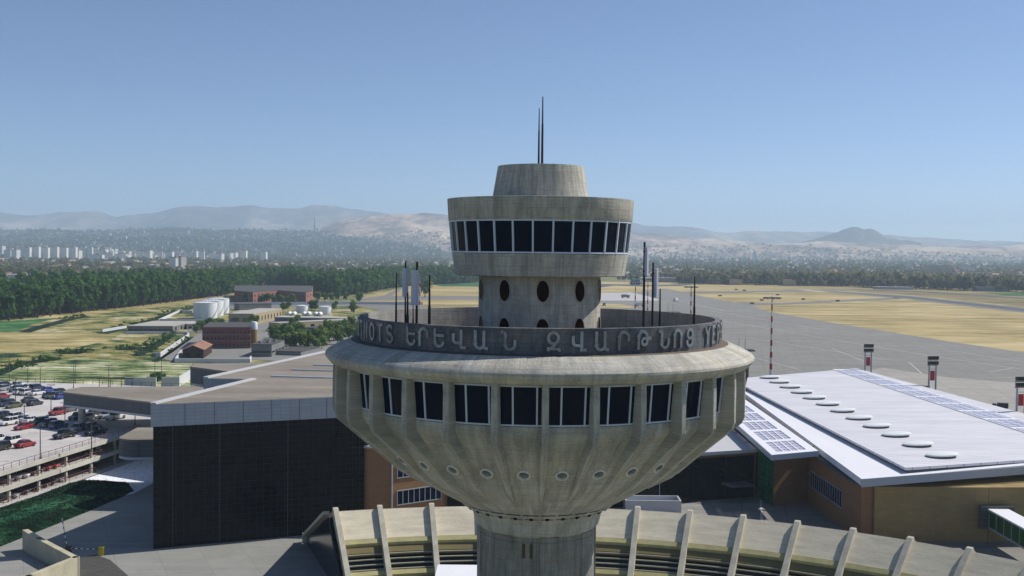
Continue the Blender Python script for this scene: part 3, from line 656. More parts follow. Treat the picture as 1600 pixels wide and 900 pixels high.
# roof-glazing strip on the far edge of the upper roof
s1, s2 = P(1300, 577.5, zu), P(1602, 677, zu); s3, s4 = P(1338, 575.5, zu), u2b
axis = (s2 - s1); axis.z = 0; ln = axis.length; axis.normalize(); side = Vector((-axis.y, axis.x, 0)); side = side if side.x > 0 else -side
m = MB(); W = 7.2; c0 = s1 + axis * (ln / 2 + 10) + side * W / 2 - ro; m.box((c0.x, c0.y, zu + .08), (ln + 20, W, .14), math.atan2(axis.y, axis.x)); m.build('glazing_strip_base', 'white_roof', rt)
k = 0; y = 2.5
while y < ln + 8:
    m = MB(); f = MB()
    for i in range(4):
        for j in range(3):
            c = s1 + axis * (y + 1.3 + i * 2.45) + side * (1.35 + j * 2.1) - ro; m.box((c.x, c.y, zu + .2), (2.1, 1.75, .08), math.atan2(axis.y, axis.x))
    m.build('roof_glazing', 'dull_glazing', rt); y += 11.5
# side canopy with open glazed modules
k1, k2, k3, k4 = P(1206, 711, 11.0), P(1279, 704.5, 11.0), Vector((55.5, 300, 11)), Vector((47.2, 300, 11))
def kp(u, v): return (k1.lerp(k4, v)).lerp(k2.lerp(k3, v), u)
Lk = (k4 - k1).length; f = MB(); g = MB()
mods = []; v = 2.2
while v < Lk - 8: mods.append(v); v += 11.6
def strip(m, u0, u1, v0, v1, top=11.0, th=.5):
    m.slab([rp(kp(u0, v0 / Lk), top), rp(kp(u1, v0 / Lk), top), rp(kp(u1, v1 / Lk), top), rp(kp(u0, v1 / Lk), top)], th)
U0, U1 = .16, .80
strip(f, 0, U0, 0, Lk); strip(f, U1, 1, 0, Lk); pv = 0
for v in mods: strip(f, U0, U1, pv, v); pv = v + 9.6
strip(f, U0, U1, pv, Lk)
canopy = f.build('side_canopy', 'white_roof', rt)
for v in mods:
    b = MB()
    for i in range(1, 4): strip(b, U0, U1, v + 2.4 * i - .12, v + 2.4 * i + .12, 10.98, .3)
    for j in range(1, 4):
        u = U0 + (U1 - U0) * j / 4
        for i in range(4): strip(b, u - .014, u + .014, v + 2.4 * i + .12, v + 2.4 * (i + 1) - .12, 10.97, .28)
    b.build('canopy_grid', 'white_roof', canopy)
    g = MB(); strip(g, U0, U1, v, v + 9.6, 10.85, .03); g.build('canopy_glazing', 'roof_glazing', canopy)
m = MB(); fr = kp(0, -.002), kp(1, -.002)
vs = [rp(fr[0], 11.05), rp(fr[1], 11.05), rp(fr[1], 10.1), rp(fr[0], 10.1)]; vs += [(x, y + .2, z) for x, y, z in vs]
m.add(vs, [(0, 1, 2, 3), (7, 6, 5, 4)] + [(i, (i + 1) % 4, 4 + (i + 1) % 4, 4 + i) for i in range(4)])
vs = [rp(kp(-.012, -.002), 11.04), rp(kp(-.012, 1), 11.04), rp(kp(-.012, 1), 10.1), rp(kp(-.012, -.002), 10.1)]; vs += [(x + .15, y, z) for x, y, z in vs]
m.add(vs, [(0, 1, 2, 3), (7, 6, 5, 4)] + [(i, (i + 1) % 4, 4 + (i + 1) % 4, 4 + i) for i in range(4)])
m.build('canopy_fascia', 'alu', canopy)
m = MB(); m.box((-4.5, 24.3, 10.0), (7.5, .3, 1.5), R(4)); m.build('green_clerestory', 'green_clear', rt)
# jet bridge
jb = rootat('glazed_footbridge', (76.0, 157, 0), 'white roofed footbridge with green glass sides joined to the ochre brick wall', 'footbridge')
m = MB(); m.box((0, 0, 5.55), (3.2, 26, .25)); m.build('roof', 'white_roof', jb)
m = MB(); m.box((0, 0, 2.75), (3.0, 26, .3)); m.build('floor', 'alu', jb)
for sx in (-1, 1):
    m = MB(); m.box((sx * 1.42, 0, 4.15), (.08, 25.8, 2.5)); o = m.build('side_glass', 'green_clear', jb)
    m = MB()
    for k in range(11): m.box((sx * 1.46, -12.8 + 2.56 * k, 4.15), (.1, .1, 2.48))
    m.build('glazing_bar', 'alu', o)
m = MB(); m.box((0, 13.6, 4.2), (5.2, .7, 3.6)); m.build('portal', 'dark_panel', jb)
m = MB(); m.box((-2.2, -7, 1.3), (.4, .4, 2.6)); m.box((0, -7, 1.3), (.5, .5, 2.59)); m.build('pier', 'rib_conc', jb)
# ------------------------------------------------------------------ parking garage
M['deck'] = noisy('pale_parking_deck', S(204, 198, 194), 0.16, 0.06, 0.9, col2=S(170, 166, 163), stretch=(1, 2.5, 1))
M['deck_beam'] = noisy('garage_beam_concrete', S(206, 202, 190), 0.2, 0.4, 0.85, col2=S(172, 168, 158))
M['deck_low'] = noisy('garage_floor', S(196, 192, 188), 0.2, 0.1, 0.9)
M['rail'] = noisy('red_brown_railing', S(120, 74, 64), 0.3, 2, 0.6)
M['linepaint'] = noisy('worn_white_paint', S(205, 203, 198), 0.2, 0.8, 0.8)
ga = P(0, 737, 6.0); gb = P(185, 680.5, 6.0); ga.z = gb.z = 0
gd = (gb - ga).normalized(); gn = Vector((-gd.y, gd.x, 0)); gn = gn if gn.x < 0 else -gn     # gn points into the garage
g_ang = math.atan2(gd.y, gd.x)
def gp(al, ac): return ga + gd * al + gn * ac
Lf = (gb - ga).length + 9; L0 = -30; far = P(120, 599.5, 6.0); LB = (far - ga).dot(gd)
gar = rootat('parking_garage', gp(0, 0), 'open three level concrete car park with red railings along its decks', 'car park'); go = gp(0, 0)
def grel(al, ac): p = gp(al, ac); return (p.x - go.x, p.y - go.y)
deckpoly = [grel(L0, 0), grel(Lf, 0), grel(Lf, -6), grel(LB + 2, -6), grel(LB - 6, 110), grel(L0, 110)]
deckpoly = [grel(L0, 0), grel(Lf, 0), grel(LB, -22), grel(LB, 110), grel(L0, 110)]
for nm, zt, mt in (('roof_deck', 6.0, 'deck'), ('middle_deck', 3.1, 'deck_low')):
    m = MB(); m.prism(deckpoly if zt == 6 else [grel(L0, 0), grel(Lf, 0), grel(Lf, 60), grel(L0, 60)], zt - .35, zt); m.build(nm, mt, gar)
    m = MB(); c = grel((L0 + Lf) / 2, -.15); m.box((c[0], c[1], zt - .36), (Lf - L0, .34, .78), g_ang); m.build('edge_beam', 'deck_beam', gar)
m = MB(); m.prism([grel(L0, -.1), grel(Lf, -.1), grel(Lf, 60), grel(L0, 60)], .02, .1); m.build('ground_floor', 'deck_low', gar)
for zt in (6.0, 3.1, 0.1):
    m = MB(); c = grel((L0 + Lf) / 2, -.12)
    for h, w in ((.55, .04), (1.05, .07)): m.box((c[0], c[1], zt + h), (Lf - L0, w, w), g_ang)
    k = L0
    while k < Lf: q = grel(k, -.12); m.box((q[0], q[1], zt + .5), (.06, .06, 1.0), g_ang); k += 2.2
    m.build('railing', 'rail', gar)
k = -23.0
while k < Lf - 1:
    for z0, z1 in ((.1, 2.2), (3.12, 5.12)):
        m = MB(); q = grel(k, .25); m.box((q[0], q[1], (z0 + z1) / 2), (.4, .4, z1 - z0), g_ang); m.build('column', 'deck_beam', gar)
    k += 8.6
m = MB(); q = grel((L0 + Lf) / 2, 60.5); m.box((q[0], q[1], 2.8), (Lf - L0, .4, 5.6), g_ang); m.build('back_wall', 'deck_low', gar)
m = MB()
k = L0
while k < LB:
    k += 2.5
# faded bay lines on the roof deck
m = MB()
for row in (10, 30, 36, 56, 62, 82, 88):
    al = L0
for i, al0 in enumerate((2, 20, 38, 56, 74, 92)):
    ac = 3
    while ac < 100:
        q = grel(al0 + 3, ac); m.box((q[0], q[1], 6.006), (5.2, .12, .008), g_ang); ac += 2.5
m.build('bay_lines', 'linepaint', gar)
m = MB(); q = grel(LB - .2, 44); m.box((q[0], q[1], 7.05), (.08, 132, .07), g_ang)
k = -20
while k < 110: q = grel(LB - .2, k); m.box((q[0], q[1], 6.5), (.09, .09, 1.1), g_ang); k += 3
m.build('back_fence', 'steel_dark', gar)

# ------------------------------------------------------------------ lamp posts
M['lamp_grey'] = noisy('grey_lamp_metal', S(92, 94, 98), 0.2, 2, 0.5)
def make_lamp(h):
    t = rootat('street_lamp', (0, 0, 0), 'lamp', 'lamp post', 'lamp posts in the car park')
    m = MB(); m.tube((0, 0, 0), (0, 0, h), .11, .075, 8); m.tube((0, 0, 0), (0, 0, .35), .19, .17, 8); m.build('post', 'lamp_grey', t, True)
    m = MB(); m.box((-.55, 0, h + .03), (.75, .28, .12)); m.box((.55, 0, h + .03), (.75, .28, .12)); m.box((0, 0, h), (.5, .08, .08)); m.build('lamp_head', 'lamp_grey', t)
    return t
lampA, lampB = make_lamp(6.0), make_lamp(9.0); usedA = usedB = False
lamps = [(14.6, 606, 6, 'B', 'tall lamp post among the parked cars at the far left corner of the car park'), (24.4, 629.5, 6, 'A', 'lamp post standing behind the olive car at the left'),
  (38, 661, 6, 'A', 'lamp post between white cars and the red car at the left'), (63, 607, 6, 'A', 'lamp post behind the bright blue car'), (79.8, 641, 6, 'A', 'lamp post in front of the blue and dark cars beside the walkway end'),
  (101.6, 674, 6, 'A', 'lamp post rising beside the cab of the black pickup'), (115, 606, 6, 'A', 'lamp post behind the far end of the raised walkway'), (63, 717, 6, 'A', 'lamp post at the sunlit deck edge railing'),
  (143, 706, 6, 'A', 'lamp post at the shaded deck edge by the black pickup'), (170, 604.5, 6, 'A', 'lamp post beyond the walkway roof, near the bus shelter'), (211, 664, 6, 'A', 'lamp post below the raised walkway near the white pickup'),
  (43.5, 598, 6, 'A', 'thin lamp post at the back fence of the car park'), (117.5, 599, 6, 'A', 'lamp post at the back fence right beside another one'), (242, 600, 0, 'B', 'tall lamp post against the pale yard wall'), (252.5, 603.5, 0, 'B', 'lamp post in front of the corner of the pale yard wall')]
for px, py, z, kind, lab in lamps:
    p = P(px, py, z)
    if kind == 'A': o = lampA if not usedA else copy_tree(lampA); usedA = True
    else: o = lampB if not usedB else copy_tree(lampB); usedB = True
    o.location = p; o['label'] = lab; o.rotation_euler.z = R(5)

# ------------------------------------------------------------------ cars
M['tyre'] = noisy('tyre_rubber', G(0.02), 0.2, 3); M['carglass'] = glass('car_glass', (0.012, 0.014, 0.018, 1), 0.07)
M['lamp_clear'] = noisy('headlamp', S(210, 214, 218), 0.1, 3, 0.2); M['lamp_red'] = noisy('tail_lamp', S(120, 14, 12), 0.1, 3, 0.25); M['chrome'] = noisy('wheel_metal', S(120, 122, 126), 0.2, 6, 0.35, 0.6)
def paint(name, c):
    t = NT('car_paint_' + name); nz = t.noise(t.coords('Object'), 1.2, 3)
    t.done(t.mix(t.math('MULTIPLY', nz, .12), c, tuple(x * .7 for x in c[:3]) + (1,)), 0.32, 0.0, 0.5); t.b.inputs['Coat Weight'].default_value = 0.6; t.b.inputs['Coat Roughness'].default_value = 0.08; return t.m
PAINT = {'white': paint('white', S(222, 222, 222)), 'silver': paint('silver', S(158, 162, 168)), 'grey': paint('grey', S(92, 96, 100)), 'black': paint('black', G(0.012)), 'dark': paint('dark', S(40, 43, 50)),
         'navy': paint('navy', S(34, 44, 74)), 'blue': paint('blue', S(24, 62, 156)), 'steel blue': paint('steelblue', S(44, 74, 116)), 'red': paint('red', S(150, 18, 28)), 'orange red': paint('orangered', S(196, 52, 24)), 'olive': paint('olive', S(86, 88, 58))}
def loft(m, secs, mi=0, cap=True):
    k = len(secs[0]); vs = [v for s in secs for v in s]; n = len(secs)
    fs = [(i * k + j, i * k + (j + 1) % k, (i + 1) * k + (j + 1) % k, (i + 1) * k + j) for i in range(n - 1) for j in range(k)]
    fs += [tuple(range(k)), tuple(range(n * k - 1, (n - 1) * k - 1, -1))]; m.add(vs, fs, mi)
KINDS = {  # body stations (x, half width, sill, belt); greenhouse stations (x, half width low, z low, half width top, z top); wheels
 'saloon': dict(b=[(-2.25, .62, .42, .78), (-2.15, .80, .30, .92), (-1.5, .88, .24, .98), (0, .90, .22, .95), (.95, .89, .24, .93), (1.8, .86, .26, .82), (2.2, .74, .32, .70), (2.28, .58, .42, .6)], g=[(-1.75, .74, .96, .60, 1.0), (-.95, .82, .95, .64, 1.38), (-.1, .83, .94, .66, 1.44), (.45, .83, .93, .64, 1.40), (1.2, .78, .92, .62, .95)], w=(-1.35, 1.4, .32)),
 'suv': dict(b=[(-2.2, .72, .5, .95), (-2.12, .86, .36, 1.08), (-1.4, .92, .32, 1.10), (0, .93, .30, 1.08), (1.0, .92, .32, 1.06), (1.85, .88, .34, .98), (2.18, .78, .42, .84), (2.25, .62, .52, .72)], g=[(-2.1, .80, 1.06, .66, 1.3), (-1.8, .84, 1.07, .70, 1.66), (-.4, .86, 1.06, .72, 1.74), (.4, .86, 1.05, .70, 1.68), (1.15, .82, 1.04, .66, 1.08)], w=(-1.35, 1.4, .37)),
 'hatchback': dict(b=[(-1.95, .66, .42, .86), (-1.88, .82, .30, .98), (-1.2, .87, .25, 1.0), (0, .88, .24, .96), (.9, .87, .25, .94), (1.6, .84, .28, .84), (1.95, .72, .34, .7), (2.0, .58, .44, .6)], g=[(-1.85, .74, .96, .62, 1.1), (-1.5, .80, .97, .65, 1.42), (-.3, .82, .95, .66, 1.5), (.35, .82, .94, .64, 1.45), (1.1, .77, .93, .6, .97)], w=(-1.2, 1.25, .31)),
 'pickup': dict(b=[(-2.75, .86, .55, 1.05), (-2.7, .93, .45, 1.12), (-1.2, .96, .42, 1.12), (0, .96, .40, 1.12), (1.2, .95, .42, 1.12), (2.1, .92, .42, 1.06), (2.6, .86, .46, .96), (2.68, .75, .56, .85)], g=[(-.75, .82, 1.1, .68, 1.16), (-.6, .86, 1.1, .72, 1.76), (.3, .87, 1.1, .74, 1.82), (.75, .86, 1.1, .72, 1.76), (1.4, .82, 1.09, .68, 1.13)], w=(-1.65, 1.7, .41)),
}
def sect(x, w, z0, z1): return [(x, -w * .92, z0), (x, -w, z0 + (z1 - z0) * .35), (x, -w * .98, z1 - .1), (x, -w * .86, z1), (x, w * .86, z1), (x, w * .98, z1 - .1), (x, w, z0 + (z1 - z0) * .35), (x, w * .92, z0)]
def make_car(kind):
    K = KINDS[kind]; t = rootat('parked_car', (0, 0, 0), kind, 'car', 'cars parked in the garage')
    m = MB(); loft(m, [sect(*s) for s in K['b']])
    g = K['g']; top = [(x, wt, zt) for x, wl, zl, wt, zt in g]
    # roof panel in the body colour, just above the glass
    body = m
    for i in range(1, len(g) - 2):
        (x0, _, _, w0, z0), (x1, _, _, w1, z1) = g[i], g[i + 1]
        body.add([(x0, -w0 * 1.01, z0), (x1, -w1 * 1.01, z1), (x1, w1 * 1.01, z1), (x0, w0 * 1.01, z0), (x0, -w0 * .9, z0 + .045), (x1, -w1 * .9, z1 + .045), (x1, w1 * .9, z1 + .045), (x0, w0 * .9, z0 + .045)], [(3, 2, 1, 0), (4, 5, 6, 7), (0, 1, 5, 4), (1, 2, 6, 5), (2, 3, 7, 6), (3, 0, 4, 7)])
    for i in (1, 2, 3):     # pillars
        x, wl, zl, wt, zt = g[i]
        for s in (-1, 1):
            body.tube((x, s * (wl + .012), zl - .03), (x - .03, s * (wt + .012), zt), .045, .04, 5)
    if kind == 'pickup': body.box((-1.75, 0, 1.1), (1.75, 1.5, .012))
    bo = m.build('body', PAINT['white'], t, True); bo.material_slots[0].link = 'OBJECT'
    m = MB(); loft(m, [[(x, -wl, zl), (x, -wt, zt), (x, wt, zt), (x, wl, zl)] for x, wl, zl, wt, zt in g]); m.build('windows', 'carglass', t, True)
    if kind == 'pickup': m = MB(); m.box((-1.72, 0, 1.13), (1.7, 1.42, .02)); m.build('load_bed', 'black', t)
    xr, xf, rw = K['w']; wb = K['b'][3][1]
    m = MB(); m.tube((0, -.11, 0), (0, .11, 0), rw, rw, 16); w0 = m.build('wheel', 'tyre', t, True)
    m = MB(); m.tube((0, -.125, 0), (0, .125, 0), rw * .6, rw * .6, 12); m.build('rim', 'chrome', w0, True)
    first = True
    for x in (xr, xf):
        for s in (-1, 1):
            o = w0 if first else copy_tree(w0, t); first = False; o.location = (x, s * (wb - .08), rw)
    xe = K['b'][-2]; xb = K['b'][1]
    m = MB(); m.box((0, 0, 0), (.16, .34, .13)); h = m.build('headlight', 'lamp_clear', t); h.location = (xe[0] - .02, xe[1] * .78, xe[3] - .1); h2 = copyobj(h, t); h2.location.y *= -1
    m = MB(); m.box((0, 0, 0), (.12, .26, .2)); h = m.build('tail_light', 'lamp_red', t); h.location = (xb[0] - .02, xb[1] * .84, xb[3] - .16); h2 = copyobj(h, t); h2.location.y *= -1
    return t
CAR0 = {k: [make_car(k), False] for k in KINDS}
Z6, Z3, Z0 = 6.008, 3.108, 0.108
cars = [  # photo position, level, kind, colour, facing, where
 (8, 605.5, Z6, 'suv', 'navy', 1, 'in the farthest row at the back left, behind the others'), (6, 611, Z6, 'suv', 'silver', -1, 'in the farthest row by the tall lamp post'), (20, 611.5, Z6, 'suv', 'grey', -1, 'in the farthest row just right of the tall lamp post'),
 (26, 606, Z6, 'pickup', 'white', 1, 'in the farthest row, behind the grey off-roader'), (33, 608.5, Z6, 'saloon', 'silver', 1, 'in the middle of the farthest row'), (45, 607.5, Z6, 'hatchback', 'white', 1, 'in the farthest row left of the dark blue estate'),
 (58, 609.5, Z6, 'suv', 'navy', 1, 'in the farthest row beside the bright blue car'), (75, 612.5, Z6, 'saloon', 'blue', 1, 'at the right end of the farthest row'),
 (32, 615.5, Z6, 'suv', 'white', 1, 'leftmost of the three white cars side by side'), (43, 616.5, Z6, 'suv', 'white', 1, 'middle one of the three white cars side by side'), (58, 617, Z6, 'saloon', 'white', 1, 'rightmost of the three white cars side by side'),
 (3, 622.5, Z6, 'saloon', 'red', 1, 'cut by the left picture edge in the second row'), (-1, 633, Z6, 'suv', 'dark', -1, 'behind the olive car at the left'), (10, 634.5, Z6, 'suv', 'navy', -1, 'right behind the olive car'), (24, 637, Z6, 'saloon', 'olive', -1, 'second from the lamp post in the third row'),
 (46, 628.5, Z6, 'saloon', 'dark', 1, 'behind the dark saloon in the third row'), (52, 633, Z6, 'saloon', 'dark', 1, 'by itself at the right end of the third row'),
 (78, 621, Z6, 'hatchback', 'black', -1, 'left of the blue car near the walkway end'), (85, 622.5, Z6, 'suv', 'olive', -1, 'between the black and the blue car near the walkway end'), (94, 623, Z6, 'saloon', 'blue', 1, 'half hidden by the end of the raised walkway'), (95, 615, Z6, 'hatchback', 'dark', 1, 'behind the cars at the walkway end'),
 (90, 648, Z6, 'suv', 'red', -1, 'standing apart below the end of the raised walkway'), (108, 643, Z6, 'saloon', 'grey', 1, 'behind the red off-roader under the walkway'),
 (8, 653.5, Z6, 'suv', 'dark', 1, 'at the left in the fourth row'), (27, 655, Z6, 'suv', 'white', 1, 'in the fourth row behind the front white off-roader'), (13, 664, Z6, 'suv', 'white', -1, 'at the left front of the fourth row'), (38, 658, Z6, 'saloon', 'silver', 1, 'in the fourth row behind the lamp post'),
 (49, 660, Z6, 'saloon', 'white', 1, 'in the fourth row just behind the red car'), (37, 670.5, Z6, 'saloon', 'red', -1, 'in front of the fourth row left of the dark off-roaders'), (62, 664, Z6, 'suv', 'dark', -1, 'right of the red saloon, leftmost of three dark cars'), (75, 666.5, Z6, 'suv', 'grey', -1, 'between the dark and the steel blue off-roader'), (91, 669, Z6, 'suv', 'steel blue', 1, 'at the right end of the fourth row by the lamp post'),
 (121, 655.5, Z6, 'suv', 'grey', -1, 'left of the round walkway post'), (141, 656.5, Z6, 'suv', 'white', 1, 'right of the round walkway post'), (148, 648.5, Z6, 'saloon', 'black', 1, 'behind the white off-roader under the walkway'), (164, 653, Z6, 'suv', 'silver', -1, 'left of the white pickup under the walkway'), (181, 655, Z6, 'pickup', 'white', -1, 'at the right under the raised walkway'),
 (101, 684, Z6, 'pickup', 'black', -1, 'left of the two in the shadow of the glass hall'), (149, 679, Z6, 'pickup', 'black', -1, 'right of the two in the shadow of the glass hall'), (127, 674, Z6, 'suv', 'silver', -1, 'at the foot of the round walkway post'), (139, 672, Z6, 'suv', 'dark', 1, 'behind the right black pickup'),
 (-3, 691, Z6, 'suv', 'white', 1, 'cut by the picture edge in the front row'), (16, 694.5, Z6, 'suv', 'white', -1, 'behind the red saloon of the front row'), (4, 704, Z6, 'suv', 'black', -1, 'nearest the left edge in the front row'), (35, 698, Z6, 'saloon', 'red', 1, 'at the right end of the front row near the deck edge'),
 (146, 711, Z3, 'suv', 'dark', -1, 'on the middle level in the shade'), (160, 707, Z3, 'saloon', 'black', -1, 'on the middle level deeper in the shade'),
 (3, 754, Z3, 'suv', 'grey', 1, 'on the middle level at the left picture edge'), (17, 750.5, Z3, 'suv', 'silver', 1, 'on the middle level beside the first column'), (31, 746.5, Z3, 'saloon', 'white', 1, 'on the middle level between two columns'), (44, 742.5, Z3, 'suv', 'dark', 1, 'on the middle level left of the second column'), (55, 739, Z3, 'suv', 'black', 1, 'on the middle level behind the second column'), (66, 736, Z3, 'suv', 'red', 1, 'on the middle level left of the orange one'), (78, 733, Z3, 'saloon', 'orange red', 1, 'on the middle level nearest the shade line'),
 (147, 732, Z0, 'suv', 'black', -1, 'on the ground level in the shade'), (10, 778, Z0, 'saloon', 'silver', 1, 'on the ground level at the left picture edge'), (30, 772, Z0, 'suv', 'navy', 1, 'on the ground level behind the first column'), (47, 766, Z0, 'suv', 'dark', 1, 'on the ground level between two columns'), (60, 761.5, Z0, 'saloon', 'black', 1, 'on the ground level by the second column'), (73, 757.5, Z0, 'suv', 'black', 1, 'on the ground level left of the white one'), (88, 753, Z0, 'saloon', 'white', 1, 'on the ground level at the end of the row'),
]
pl = []
for (px, py, z, kind, colr, fc, wh) in cars:
    p = P(px, py, z); v = p - ga; pl.append([v.dot(gd), v.dot(gn), z, kind, colr, fc, wh])
    if z < 5: pl[-1][1] = 2.75 if px < 120 else max(pl[-1][1], 3.2)
    pl[-1].append(z < 5 and px < 120)
for it in range(60):            # keep parked cars from touching
    for i in range(len(pl)):
        for j in range(i):
            if pl[i][2] != pl[j][2]: continue
            da, db = pl[i][0] - pl[j][0], pl[i][1] - pl[j][1]
            if pl[i][7] and pl[j][7]:
                if abs(da) < 2.3: s = (2.3 - abs(da)) / 4 * (1 if da >= 0 else -1); pl[i][0] += s; pl[j][0] -= s
            elif abs(da) < 5.0 and abs(db) < 2.25:
                s = (2.25 - abs(db)) / 2 * (1 if db >= 0 else -1) * .5; pl[i][1] += s; pl[j][1] -= s
NAMES = {'saloon': 'saloon car', 'suv': 'off-roader', 'hatchback': 'hatchback', 'pickup': 'pickup truck'}
for al, ac, z, kind, colr, fc, wh, across in pl:
    rec = CAR0[kind]; o = rec[0] if not rec[1] else copy_tree(rec[0]); rec[1] = True
    p = gp(al, ac); o.location = (p.x, p.y, z); o.rotation_euler.z = g_ang - (R(9) if not across else R(78)) + (0 if fc > 0 else PI) + random.uniform(-.03, .03)
    o['label'] = ('%s %s %s' % (colr, NAMES[kind], wh))
    for ch in o.children:
        if ch.name.startswith('body'): ch.material_slots[0].link = 'OBJECT'; ch.material_slots[0].material = PAINT[colr]
for k, (o, used) in CAR0.items():
    if not used:
        for ch in list(o.children_recursive): bpy.data.objects.remove(ch)
        bpy.data.objects.remove(o)
# ------------------------------------------------------------------ ground
def field_mat(name, stops, s1=0.012, s2=0.05, s3=0.9, stretch=(1, 1, 1), bump=.3):
    t = NT(name); v = t.pos(stretch)
    a = t.noise(v, s1, 7, 0.68, .36, .64); b = t.noise(v, s2, 6, .65, .36, .64); c = t.noise(v, s3, 4, .6, .3, .7)
    f = t.math('ADD', t.math('ADD', t.math('MULTIPLY', a, .45), t.math('MULTIPLY', b, .38)), t.math('MULTIPLY', c, .17))
    mr = t.n('ShaderNodeMapRange'); mr.inputs[1].default_value = .2; mr.inputs[2].default_value = .8; t.l(f, mr.inputs[0])
    return t.done(t.ramp(mr.outputs[0], stops), 0.95, 0, 0.1, c, bump, .1)
DRY = [(0.0, S(108, 104, 66)), (.35, S(150, 134, 86)), (.6, S(172, 152, 100)), (1, S(188, 170, 122))]
M['ground'] = field_mat('open_ground', [(0, S(70, 84, 56)), (.35, S(96, 104, 66)), (.6, S(134, 130, 84)), (1, S(160, 150, 108))], .006, .03, .3)
M['field'] = field_mat('mixed_field', [(0, S(30, 54, 34)), (.25, S(62, 86, 48)), (.42, S(112, 116, 66)), (.58, S(146, 132, 80)), (.75, S(162, 150, 104)), (1, S(186, 184, 160))], .022, .1, .7)
M['field2'] = field_mat('patchy_pale_field', [(0, S(24, 50, 30)), (.2, S(64, 90, 48)), (.36, S(122, 128, 80)), (.5, S(152, 156, 118)), (.66, S(172, 172, 138)), (.85, S(216, 208, 180))], .028, .11, .6, (.6, 1.2, 1))
M['dry'] = field_mat('dry_meadow', [(0, S(84, 96, 56)), (.28, S(132, 124, 78)), (.5, S(158, 144, 96)), (.7, S(172, 156, 108)), (1, S(196, 182, 136))], .016, .09, .7, (.5, 1, 1))
M['dry2'] = field_mat('gold_airfield_grass', [(0, S(124, 116, 78)), (.35, S(158, 142, 96)), (.6, S(176, 158, 112)), (1, S(196, 178, 134))], .01, .05, .5, (.35, 1, 1))
M['dry3'] = field_mat('brown_airfield_grass', [(0, S(92, 90, 62)), (.5, S(136, 122, 84)), (1, S(164, 146, 100))], .006, .03, .4, (.35, 1, 1))
M['green_strip'] = field_mat('green_crop', [(0, S(30, 74, 44)), (.5, S(52, 98, 56)), (1, S(96, 128, 74))], .02, .06, .5)
M['ditch'] = field_mat('dark_ditch_growth', [(0, S(12, 26, 18)), (.6, S(22, 42, 26)), (1, S(52, 72, 42))], .05, .2, .8)
def paved(name, c1, c2, slab=None, theta=0.0, line=0.035, dark=.55, streak=None):
    t = NT(name); v = t.pos()
    a = t.noise(v, .02, 6, .65); b = t.noise(v, .25, 5, .65); c = t.noise(v, 3, 3, .6)
    f = t.math('ADD', t.math('ADD', t.math('MULTIPLY', a, .4), t.math('MULTIPLY', b, .4)), t.math('MULTIPLY', c, .2))
    k = t.mix(f, c1, c2)
    if slab:
        mp = t.n('ShaderNodeMapping'); mp.inputs['Rotation'].default_value = (0, 0, theta); t.l(v, mp.inputs[0])
        br = t.n('ShaderNodeTexBrick'); br.offset = 0; br.inputs['Scale'].default_value = 1; br.inputs['Brick Width'].default_value = slab; br.inputs['Row Height'].default_value = slab; br.inputs['Mortar Size'].default_value = slab * line * .5
        br.inputs['Color1'].default_value = (1, 1, 1, 1); br.inputs['Color2'].default_value = (.9, .9, .9, 1); br.inputs['Mortar'].default_value = (dark, dark, dark, 1)
        t.l(mp.outputs[0], br.inputs['Vector']); k = t.mix(.8, k, br.outputs['Color'], 'MULTIPLY')
    if streak is not None:
        mp = t.n('ShaderNodeMapping'); mp.inputs['Rotation'].default_value = (0, 0, -streak); mp.inputs['Scale'].default_value = (.02, 1, 1); t.l(v, mp.inputs[0])
        s1 = t.noise(mp.outputs[0], .22, 5, .7, .5, .72); k = t.mix(t.math('MULTIPLY', s1, .38), k, tuple(x * .4 for x in c1[:3]) + (1,))
        s2 = t.noise(v, .06, 6, .7, .6, .7); k = t.mix(t.math('MULTIPLY', s2, .3), k, tuple(x * .5 for x in c1[:3]) + (1,))
        s3 = t.noise(mp.outputs[0], .5, 4, .7, .56, .7); k = t.mix(t.math('MULTIPLY', s3, .25), k, tuple(min(1, x * 1.5) for x in c2[:3]) + (1,))
    return t.done(k, .9, 0, .2, c, .15, .03)
M['apron'] = paved('apron_concrete', S(122, 120, 114), S(148, 145, 138), 7.5, R(12), .035, .7, streak=R(100))
M['apron2'] = paved('pale_apron_concrete', S(152, 148, 140), S(172, 167, 158), 7.5, R(12), .035, .7, streak=R(100))
M['taxi'] = paved('taxiway_asphalt', S(112, 110, 106), S(136, 132, 126))
M['runway'] = paved('runway_asphalt', S(70, 72, 76), S(104, 104, 106), streak=R(-60))
M['forecourt'] = paved('forecourt_concrete', S(128, 128, 124), S(158, 157, 151), 6.0, R(-24), .02, .75, streak=R(-30))
M['yard'] = paved('yard_asphalt', S(118, 117, 114), S(144, 142, 137))
M['dark_paving'] = paved('dark_ramp_paving', S(66, 66, 64), S(92, 90, 86), 1.4, R(30), .1, .6)
M['pale_conc'] = paved('pale_stand_concrete', S(176, 172, 170), S(196, 192, 190), 10, 0, .02, .9)
t = NT('white_gravel'); v = t.pos(); vo = t.n('ShaderNodeTexVoronoi'); vo.inputs['Scale'].default_value = 2.4; t.l(v, vo.inputs['Vector'])
sp = t.noise(v, 1.6, 4, .7, .56, .66); k = t.mix(sp, S(240, 242, 248), S(110, 122, 146)); M['gravel'] = t.done(k, .9, 0, .2, vo.outputs[0], .5, .1)
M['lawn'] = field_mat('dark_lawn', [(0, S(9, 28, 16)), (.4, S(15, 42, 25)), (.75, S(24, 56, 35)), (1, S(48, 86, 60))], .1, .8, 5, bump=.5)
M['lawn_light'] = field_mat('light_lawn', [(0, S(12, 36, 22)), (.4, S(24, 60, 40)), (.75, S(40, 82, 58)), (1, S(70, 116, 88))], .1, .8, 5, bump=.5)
LV = {}
